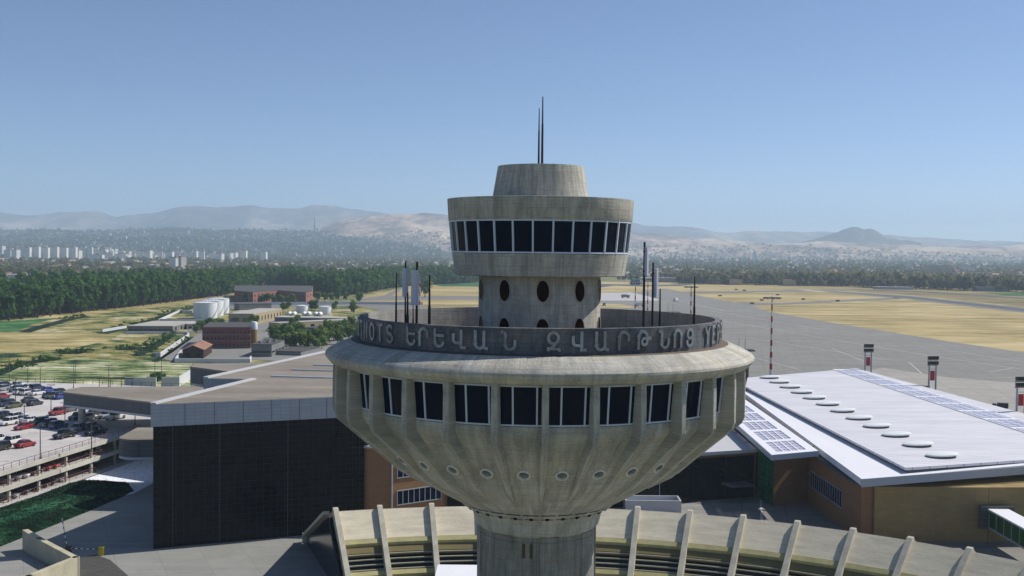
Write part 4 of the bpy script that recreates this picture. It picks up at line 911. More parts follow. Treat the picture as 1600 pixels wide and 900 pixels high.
def sheet(name, pts, mat, lv, z=0.0, kind='structure'):
    """flat ground sheet; pts are survey positions; lv = stacking level"""
    m = MB(); q = [p if isinstance(p, Vector) else P(p[0], p[1], z) for p in pts]
    q = [(p.x, p.y, z + lv * .004 if p.y < 500 else z + lv * 0.03) for p in q]
    q = [(x, y, z + lv * .03) for x, y, _ in q]
    m.poly(q); o = m.build(name, mat); o['kind'] = kind; return o
m = MB(); m.poly([(-14000, -950, 0), (14000, -950, 0), (14000, 14100, 0), (-14000, 14100, 0)]); struct(m.build('ground', 'ground'))
V3 = lambda x, y: Vector((x, y, 0))
sheet('field', [(-200, 700), (330, 640), (330, 560), (285, 552), (300, 515), (395, 470), (420, 452), (200, 468), (-200, 495)], 'field', 1)
sheet('field', [(-60, 612), (300, 606), (300, 566), (120, 560), (10, 575), (-60, 590)], 'field2', 2)
sheet('dry_meadow', [(60, 500), (130, 493), (250, 480), (380, 462), (395, 455), (360, 452), (220, 466), (60, 482)], 'dry', 2)
sheet('dry_meadow', [(-100, 552), (20, 552), (110, 545), (170, 532), (190, 521), (60, 519), (-100, 519)], 'dry', 2)
sheet('green_meadow', [(-60, 523), (28, 518), (50, 507), (90, 497), (40, 500), (-60, 506)], 'green_strip', 3)
for pts in ([(0, 578), (30, 566), (95, 558), (95, 562), (40, 570), (8, 585), (-6, 590), (-10, 580)], [(28, 518), (95, 500), (130, 494), (142, 494.5), (110, 501), (46, 520)], [(150, 521), (195, 512), (260, 490), (300, 480), (312, 478), (262, 496), (200, 513), (170, 522)],
            [(236, 565), (258, 553), (293, 527), (303, 527), (268, 552), (246, 566)], [(205, 556), (232, 540), (262, 524), (275, 523), (245, 545), (218, 557)], [(228, 598), (252, 590), (262, 589), (238, 599)], [(95, 553), (115, 548), (140, 550), (120, 554)], [(180, 547), (200, 541), (235, 544), (205, 548)]):
    sheet('ditch', pts, 'ditch', 4)
sheet('yard_pavement', [(268, 566), (300, 542), (318, 521), (290, 520), (300, 505), (430, 496), (560, 498), (640, 520), (640, 560), (520, 570), (395, 562)], 'yard', 3)
sheet('access_road', [(248, 560), (300, 528), (318, 519), (330, 521), (300, 548), (272, 565)], 'yard', 4)
sheet('service_yard', [(300, 503), (350, 488), (430, 478), (560, 478), (640, 500), (430, 500)], 'field', 4)
sheet('road', [(340, 478), (560, 473), (640, 474), (640, 477), (560, 478), (345, 484)], 'taxi', 5)
# airfield
sheet('airfield_grass', [(545, 480), (570, 463), (640, 447), (745, 440), (960, 440), (1600, 446), (1900, 452), (1900, 620), (1200, 620), (930, 492), (700, 492)], 'dry2', 1)
sheet('green_crop', [(672, 444), (690, 441), (760, 440.5), (760, 448), (690, 447.5)], 'green_strip', 3)
sheet('taxiway', [(560, 466.5), (600, 462), (625, 449.5), (633, 449.5), (612, 462), (760, 462.5), (760, 468), (560, 469.5)], 'taxi', 3)
sheet('taxiway', [(545, 473), (620, 473.5), (700, 482), (700, 492), (600, 486), (545, 476)], 'taxi', 3)
sheet('apron', [(700, 492), (880, 478), (960, 466), (1010, 453), (1040, 451), (1070, 457), (1110, 466), (1172, 477), (1200, 487), (1300, 504.5), (1400, 520.5), (1500, 536.5), (1600, 551), (1900, 606), V3(420, 60), V3(60, 160), V3(-5, 250), V3(-40, 330)], 'apron', 4)
sheet('pale_apron', [(1250, 600), (1380, 575), (1480, 590), (1600, 600), (1800, 640), V3(170, 140), V3(100, 150), V3(100, 300)], 'apron2', 5)
sheet('parking_stand', [(934, 458), (985, 457), (1012, 463), (1030, 468), (1026, 470), (960, 470), (934, 470)], 'pale_conc', 5)
sheet('grass_island', [(934, 474), (975, 476), (995, 481), (934, 482)], 'dry2', 5)
sheet('taxiway', [(1050, 456), (1250, 453.4), (1330, 452.5), (1330, 454), (1250, 456), (1070, 458.5)], 'taxi', 5)
sheet('taxiway', [(1150, 472), (1220, 473.5), (1330, 468), (1400, 465), (1410, 467.5), (1340, 470.5), (1230, 476), (1172, 477.5)], 'taxi', 5)
sheet('runway', [(1225, 452.7), (1262, 452.6), (1420, 462), (1600, 481), (1800, 505), (1800, 513), (1600, 489), (1420, 468), (1290, 456)], 'taxi', 5)
sheet('runway', [(1270, 454), (1420, 463.3), (1600, 482.5), (1800, 506.5), (1800, 511), (1600, 487), (1420, 466.3), (1300, 456)], 'runway', 6)
sheet('runway_threshold', [(1240, 453), (1262, 453), (1300, 455.6), (1282, 455.8)], 'pale_conc', 6)
sheet('brown_grass', [(1270, 449.6), (1600, 456), (1900, 470), (1900, 500), (1600, 479), (1420, 461), (1320, 454)], 'dry3', 3)
sheet('perimeter_road', [(1330, 452), (1440, 455), (1600, 465.5), (1900, 486), (1900, 489), (1600, 467.5), (1440, 457), (1330, 453)], 'runway', 5)
sheet('green_crop', [(1540, 457.5), (1640, 458), (1640, 464.5), (1570, 462)], 'green_strip', 6)
sheet('service_road', [(934, 443.5), (1010, 445.5), (1070, 444.5), (1082, 445.2), (1060, 447), (1000, 447.6), (960, 446), (934, 450)], 'runway', 5)
# painted lines on the apron: thin long strips
def line(a, b, w, lv=6, mat='linepaint'):
    p, q = P(*a), P(*b); d = (q - p); L = d.length; d.normalize(); n = Vector((-d.y, d.x, 0)) * w / 2
    return [tuple(v) for v in (p - n, q - n, q + n, p + n)], lv
m = MB()
for a, b, w in (((1130, 502), (1450, 556), .5), ((1170, 528), (1380, 562), .45), ((1380, 562), (1420, 566), .45), ((1450, 556), (1600, 578), .5), ((1165, 556), (1250, 578), .4), ((1300, 545), (1352, 566), .4), ((1420, 566), (1440, 584), .4), ((1500, 592), (1600, 590), .4), ((1470, 546), (1600, 566), .4), ((1110, 486), (1290, 516), .5), ((1545, 582), (1585, 575), .4), ((1060, 470), (1130, 486), .6)):
    q, lv = line(a, b, w); m.poly([(x, y, .03 * 5.5) for x, y, z in q])
o = m.build('apron_markings', 'linepaint'); struct(o)
# forecourt, lawn and gravel by the car park
sheet('forecourt', [V3(-130, 118), V3(-92, 152), P(0, 855), P(140, 799), P(235, 757), V3(-46, 215), V3(-4, 250), V3(46, 205), V3(60, 165), V3(130, 120), V3(130, 40), V3(-130, 40)], 'forecourt', 2)
sheet('gravel_bed', [(128, 751.5), (212, 720.5), (240, 719), (246, 752), (208, 772), (190, 776)], 'gravel', 3)
sheet('ramp_paving', [(117, 874), (150, 868), (172, 876), (205, 905), (120, 905)], 'dark_paving', 4)
# slightly mounded lawn
e0 = [(-60, 813), (0, 792.8), (60, 773), (106, 755.3), (132, 750.2), (160, 751.5), (188, 757)]; e1 = [(-60, 880), (0, 854.5), (60, 831), (130, 803), (165, 788), (190, 778), (209, 768)]
m = MB(); NL = 14; rows = []
for (a, b) in zip(e0, e1):
    p, q = P(*a), P(*b); rows.append([p.lerp(q, t / NL) + Vector((0, 0, .05 + .9 * math.sin(PI * t / NL))) for t in range(NL + 1)])
rows[-1] = [v * 1 for v in rows[-1]]
vs = [tuple(v) for r in rows for v in r]; k = NL + 1
for i in range(len(rows) - 1):
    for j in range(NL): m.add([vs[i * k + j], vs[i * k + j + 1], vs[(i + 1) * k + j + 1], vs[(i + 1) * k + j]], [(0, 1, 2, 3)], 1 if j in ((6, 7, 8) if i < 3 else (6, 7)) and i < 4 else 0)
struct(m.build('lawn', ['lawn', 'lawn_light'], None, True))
tri = []; rng = random.Random(3); m = MB()
for _ in range(7000):
    i = rng.randrange(len(rows) - 1); u, v = rng.random(), rng.random() * NL; j = int(min(v, NL - 1)); w = v - j
    p = rows[i][j].lerp(rows[i][j + 1], w).lerp(rows[i + 1][j].lerp(rows[i + 1][j + 1], w), u)
    a = rng.random() * 6.28; s = .06 + rng.random() * .08; h = .08 + .14 * rng.random()
    m.v += [(p.x - s * math.cos(a), p.y - s * math.sin(a), p.z - .02), (p.x + s * math.cos(a), p.y + s * math.sin(a), p.z - .02), (p.x + rng.uniform(-.1, .1), p.y + rng.uniform(-.1, .1), p.z + h)]
    n = len(m.v); m.f.append((n - 3, n - 2, n - 1)); m.m.append(0)
o = m.build('grass', 'lawn'); struct(o, 'stuff')

sheet('footpath', [gp(-30, .1), gp(Lf, .1), gp(Lf, -1.6), gp(-30, -1.6)], 'pale_conc', 5)
sheet('road_line', [(1187, 783), (1190, 783), (1192, 816), (1188, 816)], 'linepaint', 6)
# ramp wall, barriers, walls
M['cream_wall'] = noisy('cream_concrete', S(200, 192, 166), 0.2, .5, .85, col2=S(160, 152, 128), stretch=(1, 1, .4), bump=.15)
M['pale_wall'] = noisy('pale_plaster_wall', S(208, 208, 208), 0.12, .3, .8)
def wall_run(name, pts, h, th, mat, label, cat='wall', z=0.0, cap=None):
    c = pts[0]; t = rootat(name, (c.x, c.y, z), label, cat)
    m = MB()
    for a, b in zip(pts, pts[1:]):
        d = b - a; m.box(((a.x + b.x) / 2 - c.x, (a.y + b.y) / 2 - c.y, h / 2), (d.length + th * .98, th, h), math.atan2(d.y, d.x))
    m.build('wall', mat, t); return t
wall_run('ramp_wall', [Vector((-71.5, 161.5, 0)), Vector((-67.6, 157, 0)), Vector((-58.7, 147.6, 0)), Vector((-61.2, 139, 0)), Vector((-67, 130, 0))], 3.0, .8, 'cream_wall', 'bent cream concrete parapet of a ramp in the near left corner of the forecourt')
m = MB(); m.prism([(-68.5, 155.6), (-60.5, 147.4), (-63, 140), (-69, 131), (-90, 140), (-86, 158)], 0.16, .5); o = m.build('ramp', 'forecourt'); struct(o)
M['barrier_yellow'] = noisy('yellow_barrier_paint', S(196, 178, 52), .2, 3, .5); M['barrier_red'] = noisy('white_barrier', S(220, 220, 216), .1, 3, .5)
def barrier(px, py, th, lift, lab, hs='barrier_yellow'):
    p = P(px, py); t = rootat('boom_barrier', p, lab, 'barrier', 'boom barriers at the ramp')
    m = MB(); m.box((0, 0, .6), (.7, .6, 1.2)); m.box((0, 0, 1.25), (.8, .7, .1)); m.build('housing', hs, t)
    m = MB(); n = MB(); d = Vector((math.cos(th) * math.cos(lift), math.sin(th) * math.cos(lift), math.sin(lift)))
    for k in range(10):
        a = Vector((0, -.35, 1.0)) + d * (.4 + .42 * k); (m if k % 2 else n).tube(a, a + d * .42, .07, .07, 6)
    b = m.build('boom', 'barrier_red', t); n.build('dark_stripes', 'steel_dark', b)
barrier(158.5, 868, PI - .02, .02, 'yellow boom barrier with its striped boom lowered across the ramp mouth')
barrier(107, 868, PI * .75, R(66), 'boom barrier with its striped boom raised beside the ramp wall', 'steel_dark')
def rw(pts, h, th, lab, mat='pale_wall'): wall_run('boundary_wall', [V3(*p) if not isinstance(p[0], Vector) else p for p in []] or [P(*p) for p in pts], h, th, mat, lab)
rw([(238.5, 558), (250, 558.6), (295, 526.8)], 1.9, .5, 'white wall running from the field edge up to the low grey shed')
rw([(196, 521.5), (292, 522.5), (295.5, 526)], 1.3, .5, 'low pale wall along the front of the long grey shed')
rw([(248, 503), (281, 487.5), (300, 489)], 1.6, .6, 'white wall slanting up to the big white tanks')
rw([(250, 503.5), (337, 503.8)], 2.0, .5, 'pale wall in front of the three big white tanks')
rw([(283, 553.5), (274, 567), (390, 568), (392, 563)], 1.8, .5, 'pale wall round the yard of the rusty barn')
rw([(196, 604.2), (243, 604.8)], 3.0, .5, 'shaded pale wall at the end of the car park')
rw([(254, 604.8), (279, 604.4), (300, 591)], 3.2, .6, 'bright white wall with a bend behind the car park')
rw([(160, 519), (197, 513)], 1.5, .5, 'short white wall left of the long grey shed')
rw([(345, 477.5), (560, 475.5), (660, 476.5)], 2.4, .6, 'long pale wall in front of the brick complex by the woods')
# shelter at the back of the garage
p = P(181, 605, 6); t = rootat('bus_shelter', p, 'small flat dark shelter on thin legs at the back of the car park', 'shelter')
m = MB(); m.box((0, 0, 2.5), (10, 2.4, .18)); m.build('roof', 'steel_dark', t)
for x in (-4.6, -1.5, 1.5, 4.6):
    m = MB(); m.box((x, 0, 1.2), (.12, .12, 2.42)); m.build('leg', 'steel_dark', t)
# ------------------------------------------------------------------ works buildings beyond the car park
M['red_brick'] = walltex('red_brick', S(146, 82, 74), S(126, 68, 62), S(134, 92, 84), 2.4, .8, R(10), .03, .9, .35)
M['dark_brick'] = walltex('dull_brick', S(122, 84, 72), S(104, 72, 62), S(112, 86, 76), 2.4, .8, R(10), .03, .9, .35)
M['rust_roof'] = noisy('rusted_sheet_roof', S(168, 126, 104), .35, .35, .85, col2=S(126, 92, 78), stretch=(1, .25, 1))
M['rust_wall'] = noisy('rusted_sheet_wall', S(78, 54, 46), .5, .5, .9, stretch=(1.5, 1.5, .3), col2=S(44, 32, 30))
M['tan_wall'] = noisy('tan_render', S(172, 156, 120), .22, .15, .85); M['grey_wall'] = noisy('grey_render', S(126, 128, 126), .25, .2, .85); M['cream2'] = noisy('cream_render', S(196, 190, 172), .2, .2, .85)
M['pale_roof'] = noisy('pale_roof_felt', S(180, 176, 166), .22, .12, .9); M['dark_roof'] = noisy('dark_roof_felt', S(84, 82, 80), .3, .15, .9)
M['winblue'] = glass('blue_grey_glazing', S(60, 78, 100), .12); M['windark'] = glass('dark_small_window', (.014, .016, .02, 1), .15)
M['tank_white'] = noisy('white_tank_paint', S(238, 238, 240), .14, .3, .5, stretch=(1, 1, .3), col2=S(206, 208, 212)); M['stain_yellow'] = noisy('yellow_stained_metal', S(176, 152, 70), .45, .5, .7, col2=S(110, 84, 50))
def bld(name, fl, fr, depth, h, wall, roof, label, wins=(), cat='building', par=.35, ridge=None, side=None, zt=None):
    """fl, fr: survey points of the front base corners; depth backwards; wins: (edge, n, z0, z1, w, mat)"""
    d = fr - fl; L = d.length; th = math.atan2(d.y, d.x); t = rootat(name, (fl.x, fl.y, 0), label, cat, None, th)
    poly = [(0, 0), (L, 0), (L + (side or 0), depth), ((side or 0), depth)]
    if ridge:
        m = MB(); s = side or 0
        vs = [(0, 0, 0), (L, 0, 0), (L, 0, h), (L / 2, 0, h + ridge), (0, 0, h)]; vs += [(x + s, depth, z) for x, y, z in vs]
        m.add(vs, [(0, 1, 2, 3, 4), (9, 8, 7, 6, 5)] + [(i, 5 + i, 5 + (i + 1) % 5, (i + 1) % 5) for i in range(5)]); m.build('wall', wall, t)
        m = MB()
        for s0 in (-1, 1):
            x0 = L / 2; x1 = -.4 if s0 < 0 else L + .4
            zz = h + .1 - .15
            vs = [(x0, -.4, h + ridge + .12), (x1, -.4, zz), (x1 + s, depth + .4, zz), (x0 + s, depth + .4, h + ridge + .12)]; vs += [(x, y, z - .1) for x, y, z in vs]
            m.add(vs, [(0, 1, 2, 3), (7, 6, 5, 4)] + [(i, (i + 1) % 4, 4 + (i + 1) % 4, 4 + i) for i in range(4)])
        m.build('roof', roof, t)
    else:
        m = MB(); m.prism(poly, 0, h); m.build('wall', wall, t)
        c = (sum(p[0] for p in poly) / 4, sum(p[1] for p in poly) / 4)
        m = MB(); m.prism([((x - c[0]) * 1.01 + c[0], (y - c[1]) * 1.015 + c[1]) for x, y in poly], h, h + par); m.build('roof', roof, t)
    e = {'f': ((0, 0), (L, 0)), 'r': ((L, 0), (L + (side or 0), depth)), 'l': ((side or 0, depth), (0, 0))}
    for edge, n, z0, z1, w, mt in wins:
        a, b = Vector(e[edge][0]), Vector(e[edge][1]); dd = b - a; an = math.atan2(dd.y, dd.x); w0 = None
        for k in range(n):
            c = a + dd * ((k + .5) / n)
            if w0 is None:
                m = MB(); m.box((0, 0, 0), (w, .16, z1 - z0)); w0 = m.build('window', mt, t); fr_ = MB(); fr_.box((0, 0, -(z1 - z0) / 2 - .08), (w + .3, .4, .16)); fr_.build('sill', 'pale_roof', w0); o = w0
            else: o = copy_tree(w0, t)
            o.location = (c.x, c.y, (z0 + z1) / 2); o.rotation_euler.z = an
    return t
bld('brick_works', P(316, 544.5), P(391.5, 544.5), 34, 9.2, 'red_brick', 'dark_roof', 'red brick works building with three rows of windows behind the rusty barn', [('f', 13, .8, 2.2, .8, 'windark'), ('f', 13, 3.6, 5.2, .8, 'windark'), ('f', 13, 6.4, 8.0, .8, 'windark'), ('r', 7, 3.6, 5.2, .8, 'windark'), ('r', 7, 6.4, 8.0, .8, 'windark')], side=-2)
p = P(397, 543); t = rootat('silo', p, 'tall yellow stained silo with a white top by the corner of the red brick works', 'silo')
m = MB(); m.lathe([(0, 0), (1.3, .4), (1.45, 1.6), (1.45, 8.2)], 24); m.build('body', 'stain_yellow', t, True)
m = MB(); m.lathe([(1.5, 8.2), (1.5, 11.2), (1.2, 11.7), (0, 11.9)], 24); m.build('top', 'tank_white', t, True)
m = MB()
for sx in (-.4, .4): m.box((-1.55, sx - .2, 6), (.06, .06, 11.6))
for k in range(16): m.box((-1.55, -.2, .6 + .7 * k), (.05, .75, .05))
m.build('ladder', 'steel_dark', t)
bld('rusty_barn', P(285.5, 560.5), P(318, 560.3), 26, 3.6, 'rust_wall', 'rust_roof', 'small barn with a rusty brown gable roof inside the pale yard wall', [('f', 2, .2, 2.2, 1.6, 'black')], 'barn', ridge=1.7, side=.8)
t = bld('grey_workshop', P(392.8, 557.3), P(424.5, 557.8), 24, 4.9, 'grey_wall', 'dark_roof', 'grey flat roofed workshop with a dark window band right of the silo', [('f', 1, 1.5, 2.5, 8.2, 'windark'), ('r', 4, 1.5, 2.4, 4.2, 'windark')], side=-1)
m = MB()
for x, y in ((2, 6), (4.5, 9), (6, 14), (3, 16)): m.box((x, y, 5.6), (1.2, 1.6, .7))
m.build('roof_unit', 'grey_wall', t)
bld('tan_building', P(357, 507), P(396.5, 507.5), 60, 6.2, 'tan_wall', 'pale_roof', 'tan block with a pale flat roof in front of the big white tanks', [('f', 2, 1.8, 4.2, 2.6, 'windark'), ('f', 4, 1.9, 4.0, 1.2, 'windark'), ('r', 9, 1.8, 4.4, 1.8, 'windark')], side=2)
bld('dark_roofed_shed', P(374, 485), P(424, 484), 12, 4.2, 'grey_wall', 'dark_roof', 'dark roofed shed behind the tan block', [('r', 3, 1, 3, 2, 'windark')])
bld('long_grey_shed', P(199.8, 518.5), P(270, 518.6), 40, 2.9, 'grey_wall', 'pale_roof', 'long low grey shed with a pale roof at the edge of the field', [('f', 9, .4, 1.5, 2.4, 'windark'), ('r', 4, .3, 2.2, 3, 'windark')], side=5)
bld('white_shed', P(292, 514.5), P(322, 514), 18, 2.6, 'cream2', 'pale_roof', 'small white shed right of the long grey shed', [('f', 3, .5, 1.8, 1.6, 'windark')])
bld('tan_shed', P(420, 517), P(436, 518), 60, 4.4, 'tan_wall', 'pale_roof', 'tan shed with a pale roof right of the red brick works', [('r', 7, .8, 3.2, 2.4, 'windark')], side=14)
bld('glazed_workshop', P(429, 503.6), P(575, 506.5), 14, 2.9, 'winblue', 'pale_roof', 'long low workshop with blue grey glazing behind the yard trees', [('f', 26, .3, 2.5, 2.1, 'winblue')], par=.4)
bld('long_brick_shed', P(452, 512), P(575, 515), 10, 3.0, 'dark_brick', 'dark_roof', 'long low brick shed half hidden by the yard trees', [])
bld('low_grey_shed', P(474, 521), P(508, 521.5), 30, 2.8, 'grey_wall', 'dark_roof', 'low grey shed standing among the yard trees', [('f', 5, .6, 1.8, 1.6, 'windark')], side=8)
bld('flat_grey_store', P(470, 556), P(500, 548), 12, 1.5, 'grey_wall', 'dark_roof', 'low dark roofed store beside the stepped roof of the glass hall', [])
# brick complex by the woods (zigzag front)
pts = [P(366, 472.5), P(395.4, 475), P(434, 471.5), P(478, 475.5), P(487, 473)]; c = pts[0]
M['pale_brick'] = walltex('faded_brick', S(158, 110, 98), S(142, 98, 88), S(146, 116, 106), 2.4, .8, R(10), .03, .9, .35)
t = rootat('brick_complex', (c.x, c.y, 0), 'long zigzag brick complex standing in front of the woods', 'building')
foot = pts + [P(489, 462) , P(366, 462)]
m = MB(); m.prism(rel(foot, c), 0, 9.3); m.build('wall', 'pale_brick', t); m = MB(); m.prism(rel(foot, c), 9.3, 9.7); m.build('roof', 'dark_roof', t)
for a, b, n in ((pts[0], pts[1], 5), (pts[1], pts[2], 7), (pts[2], pts[3], 7), (pts[3], pts[4], 2)):
    for z0 in (1.6, 5.8):
        for k in range(n):
            q = a.lerp(b, (k + .5) / n) - c; d = b - a; m = MB(); m.box((0, 0, 0), (1.3, .3, 1.9)); o = m.build('window', 'windark', t); o.location = (q.x, q.y, z0 + .9); o.rotation_euler.z = math.atan2(d.y, d.x)
# tanks
def tank(px, Y, r, h, lab, group):
    p = PD(px, 480, Y); t = rootat('storage_tank', (p.x, p.y, 0), lab, 'tank', group)
    m = MB(); m.lathe([(r, 0), (r, h), (r - .15, h + .02)], 48); m.build('shell', 'tank_white', t, True)
    m = MB(); m.lathe([(r - .14, h + .03), (r * .5, h + .45), (0, h + .6)], 48); m.build('roof', 'tank_white', t, True)
    m = MB(); m.lathe([(r + .1, h - .05), (r + .12, h + .05)], 48)
    for k in range(24): a = 2 * PI * k / 24; m.tube((r * math.cos(a), r * math.sin(a), h), (r * math.cos(a), r * math.sin(a), h + 1.0), .05, .05, 4)
    m.lathe([(r, h + .95), (r + .06, h + 1.0), (r, h + 1.05)], 48); m.build('railing', 'alu', t)
    m = MB()
    for k in range(14): a = -PI / 2 + .9 + k * .09; m.box(((r + .4) * math.cos(a), (r + .4) * math.sin(a), h * (k + 1) / 14), (.9, .8, .08), a)
    m.build('stair', 'alu', t)
    m = MB(); m.tube((0, 0, h + .5), (0, 0, h + 1.1), .3, .3, 8); m.build('vent', 'alu', t)
tank(321, 702, 7.3, 10.1, 'nearest and fully visible one of three big white storage tanks', 'big white tanks')
tank(331.5, 729, 7.3, 10.1, 'middle one of three big white storage tanks, half hidden', 'big white tanks')
tank(341, 757, 7.3, 10.1, 'farthest right one of three big white storage tanks', 'big white tanks')
tank(472, 775, 4.1, 4.8, 'left one of two smaller white tanks among bushes', 'small white tanks'); tank(507.8, 752, 4.2, 5.6, 'right one of two smaller white tanks, taller than the other', 'small white tanks')
m = MB(); prof = [(0, -4), (.9, -3.9), (1.3, -3.4), (1.35, 0), (1.35, 3), (1.3, 3.4), (.9, 3.9), (0, 4)]
vs = [(r * math.cos(2 * PI * k / 16), z, 1.7 + r * math.sin(2 * PI * k / 16)) for r, z in prof for k in range(16)]
m.add(vs, [(j * 16 + k, j * 16 + (k + 1) % 16, (j + 1) * 16 + (k + 1) % 16, (j + 1) * 16 + k) for j in range(7) for k in range(16)])
lt0 = rootat('lying_tank', (0, 0, 0), 'small white lying tank on cradles in the tank yard', 'tank', 'lying tanks'); m.build('shell', 'tank_white', lt0, True)
m = MB(); m.box((0, -2, .4), (2, .4, .9)); m.box((0, 2, .4), (2, .4, .9)); m.build('cradle', 'grey_wall', lt0)
for i, (px, py, lab) in enumerate(((452.5, 494, 'leftmost small white lying tank'), (459.5, 494, 'second small white lying tank from the left, below the left upright tank'), (475.5, 494, 'small white lying tank below the left upright tank, left one of a pair'), (482.5, 494, 'small white lying tank below the left upright tank, right one of a pair'), (493.5, 494.5, 'small white lying tank just left of the right upright tank, left of two'), (500, 494.5, 'small white lying tank at the foot of the right upright tank'))):
    o = lt0 if i == 0 else copy_tree(lt0); o.location = P(px, py); o['label'] = lab

# ------------------------------------------------------------------ airfield masts, floodlights, huts
M['mast_red'] = noisy('red_mast_paint', S(172, 44, 40), .2, 1, .6); M['mast_white'] = noisy('white_mast_paint', S(214, 212, 208), .12, 1, .6); M['mast_grey'] = noisy('grey_mast', S(108, 110, 114), .2, 1, .5); M['flood_black'] = noisy('black_floodlight', G(.03), .3, 2, .5); M['flood_red'] = noisy('red_panel', S(178, 42, 34), .2, 1, .6); M['flood_steel'] = noisy('blue_grey_steel', S(146, 156, 172), .15, 1, .5)
def mast(px, ytop, Y, zt, lab, bands=True):
    p = PD(px, ytop, Y); t = rootat('light_mast', (p.x, p.y, 0), lab, 'light mast', 'light masts on the airfield')
    n = 15; zs = [zt * k / n for k in range(n + 1)]
    A, B = MB(), MB()
    for k in range(n):
        r0, r1 = .55 - .33 * k / n, .55 - .33 * (k + 1) / n; ((A if k % 2 else B)).tube((0, 0, zs[k]), (0, 0, zs[k + 1]), r0, r1, 10)
    a = A.build('shaft', 'mast_red', t, True); B.build('white_band', 'mast_white' , a, True)
    m = MB(); m.lathe([(1.0, zt - .1), (1.9, zt + .1), (1.9, zt + .35), (.3, zt + .5)], 16)
    for k in range(8): an = 2 * PI * k / 8; m.box((2.4 * math.cos(an), 2.4 * math.sin(an), zt + .1), (1.2, .6, .5), an)
    m.tube((0, 0, zt), (0, 0, zt + 1.3), .06, .04, 6); m.build('lamp_ring', 'mast_grey', t)
mast(1206.5, 467, 370, 30, 'tall red and white banded light mast right behind the control tower bowl')
mast(1080, 452, 478, 30, 'red banded light mast behind the parapet, left of the tall one')
mast(1012.5, 441, 565, 31, 'thin light mast seen between the panel antennas')
mast(993, 444, 530, 30, 'thin light mast beside the small dark hut right of the tower neck')
mast(656, 441, 530, 31, 'thin red and white light mast left of the tower neck')
def flood(px, ytop, Y, lab):
    zt = 19; p = PD(px, ytop, Y); t = rootat('floodlight_tower', (p.x, p.y, 0), lab, 'floodlight', 'floodlight towers on the apron', R(8))
    for s in (-1, 1): m = MB(); m.tube((s * .95, 0, 0), (s * .95, 0, zt - 2), .26, .2, 10); m.build('leg', 'flood_steel', t, True)
    m = MB(); m.box((0, 0, zt - 4.9), (1.1, .3, 2.5)); m.build('red_panel', 'flood_red', t)
    m = MB()
    for z in (zt - 2.2, zt - .9): m.box((0, 0, z), (2.9, .25, .15))
    for z in (zt - 1.6, zt - .3):
        for k in range(4): m.box((-1.1 + .73 * k, -.25, z), (.62, .5, .85)); 
    for z in (zt - 1.6, zt - .3):
        for k in range(3): m.box((-.75 + .73 * k, .3, z), (.55, .4, .75))
    m.build('lamp_bank', 'flood_black', t)
    m = MB()
    for z in (zt - 3.2, zt - 9, zt - 13): m.box((0, 0, z), (1.9, .1, .1))
    m.build('cross_bar', 'flood_steel', t)
flood(1357, 540, 318, 'farthest of three twin leg floodlight towers with a red panel behind the white roof'); flood(1457.5, 561.5, 282, 'middle one of three twin leg floodlight towers with a red panel'); flood(1596, 592, 236, 'floodlight tower with red panel cut by the right picture edge')
def pavilion(px, py, Y, w, lab, dw=3):
    p = PD(px, py, Y); t = rootat('lookout_tower', (p.x, p.y, 0), lab, 'lookout tower')
    m = MB(); m.box((0, 0, p.z - 1.0), (w, w * .7, .35)); m.build('roof', 'steel_dark', t); m = MB(); m.box((0, 0, (p.z - 1.2) / 2), (dw, dw, p.z - 1.2)); m.build('shaft', 'dark_brick', t)
    m = MB(); m.box((0, 0, p.z - 2.0), (w * .6, w * .5, 1.4)); m.build('cabin', 'windark', t)
    m = MB()
    for x in (-w * .2, w * .1): m.tube((x, 0, p.z - .9), (x, 0, p.z + 2.6), .06, .04, 6)
    m.build('rod', 'steel_dark', t)
pavilion(1161, 542, 330, 6.4, 'small tower with a flat dark roof just right of the bowl'); pavilion(1049, 484, 440, 6.8, 'small tower with a flat black roof peeking over the parapet')
bld('hut', P(985, 444.8), P(1000, 445.2), 14, 7, 'grey_wall', 'dark_roof', 'small dark hut far out on the airfield right of the tower neck', [], 'hut')
def truck(px, py, rz, lab, colr='mast_white', k=1.0):
    t = rootat('service_truck', P(px, py), lab, 'truck', 'vehicles on the apron', rz)
    m = MB(); m.box((-1 * k, 0, 2.1 * k), (5 * k, 2.4 * k, 2.4 * k)); m.build('body', colr, t); m = MB(); m.box((2.7 * k, 0, 1.6 * k), (1.9 * k, 2.3 * k, 2.0 * k)); m.box((2.8 * k, 0, 2.7 * k), (1.5 * k, 2.1 * k, .3 * k)); cb = m.build('cab', colr, t)
    m = MB(); m.box((3.0 * k, 0, 2.1 * k), (1.5 * k, 2.34 * k, .7 * k)); m.build('windscreen', 'carglass', cb); w0 = None
    for x in (-2.5, 2.4):
        for s in (-1, 1):
            if w0 is None: m = MB(); m.tube((0, -.2, 0), (0, .2, 0), .5, .5, 12); w0 = m.build('wheel', 'tyre', t); o = w0
            else: o = copyobj(w0, t)
            o.location = (x * k, s * 1.1 * k, .5); o.scale = (k, 1, 1)
truck(1056, 471, R(60), 'pale service truck alone on the grey apron right of the tower'); truck(1000, 478.5, R(20), 'service truck by the foot of the thin light masts'); truck(977, 465.8, R(5), 'low grey service vehicle on the pale parking stand', 'grey_wall', 1.1)
truck(1442, 612, R(150), 'dark tug beside the middle floodlight tower', 'flood_black', .6); truck(1563, 640, R(160), 'dark tug beyond the roof edge at the right', 'flood_black', .6); truck(944, 478, R(90), 'dark ground vehicle at the foot of the neck', 'grey_wall', .8)
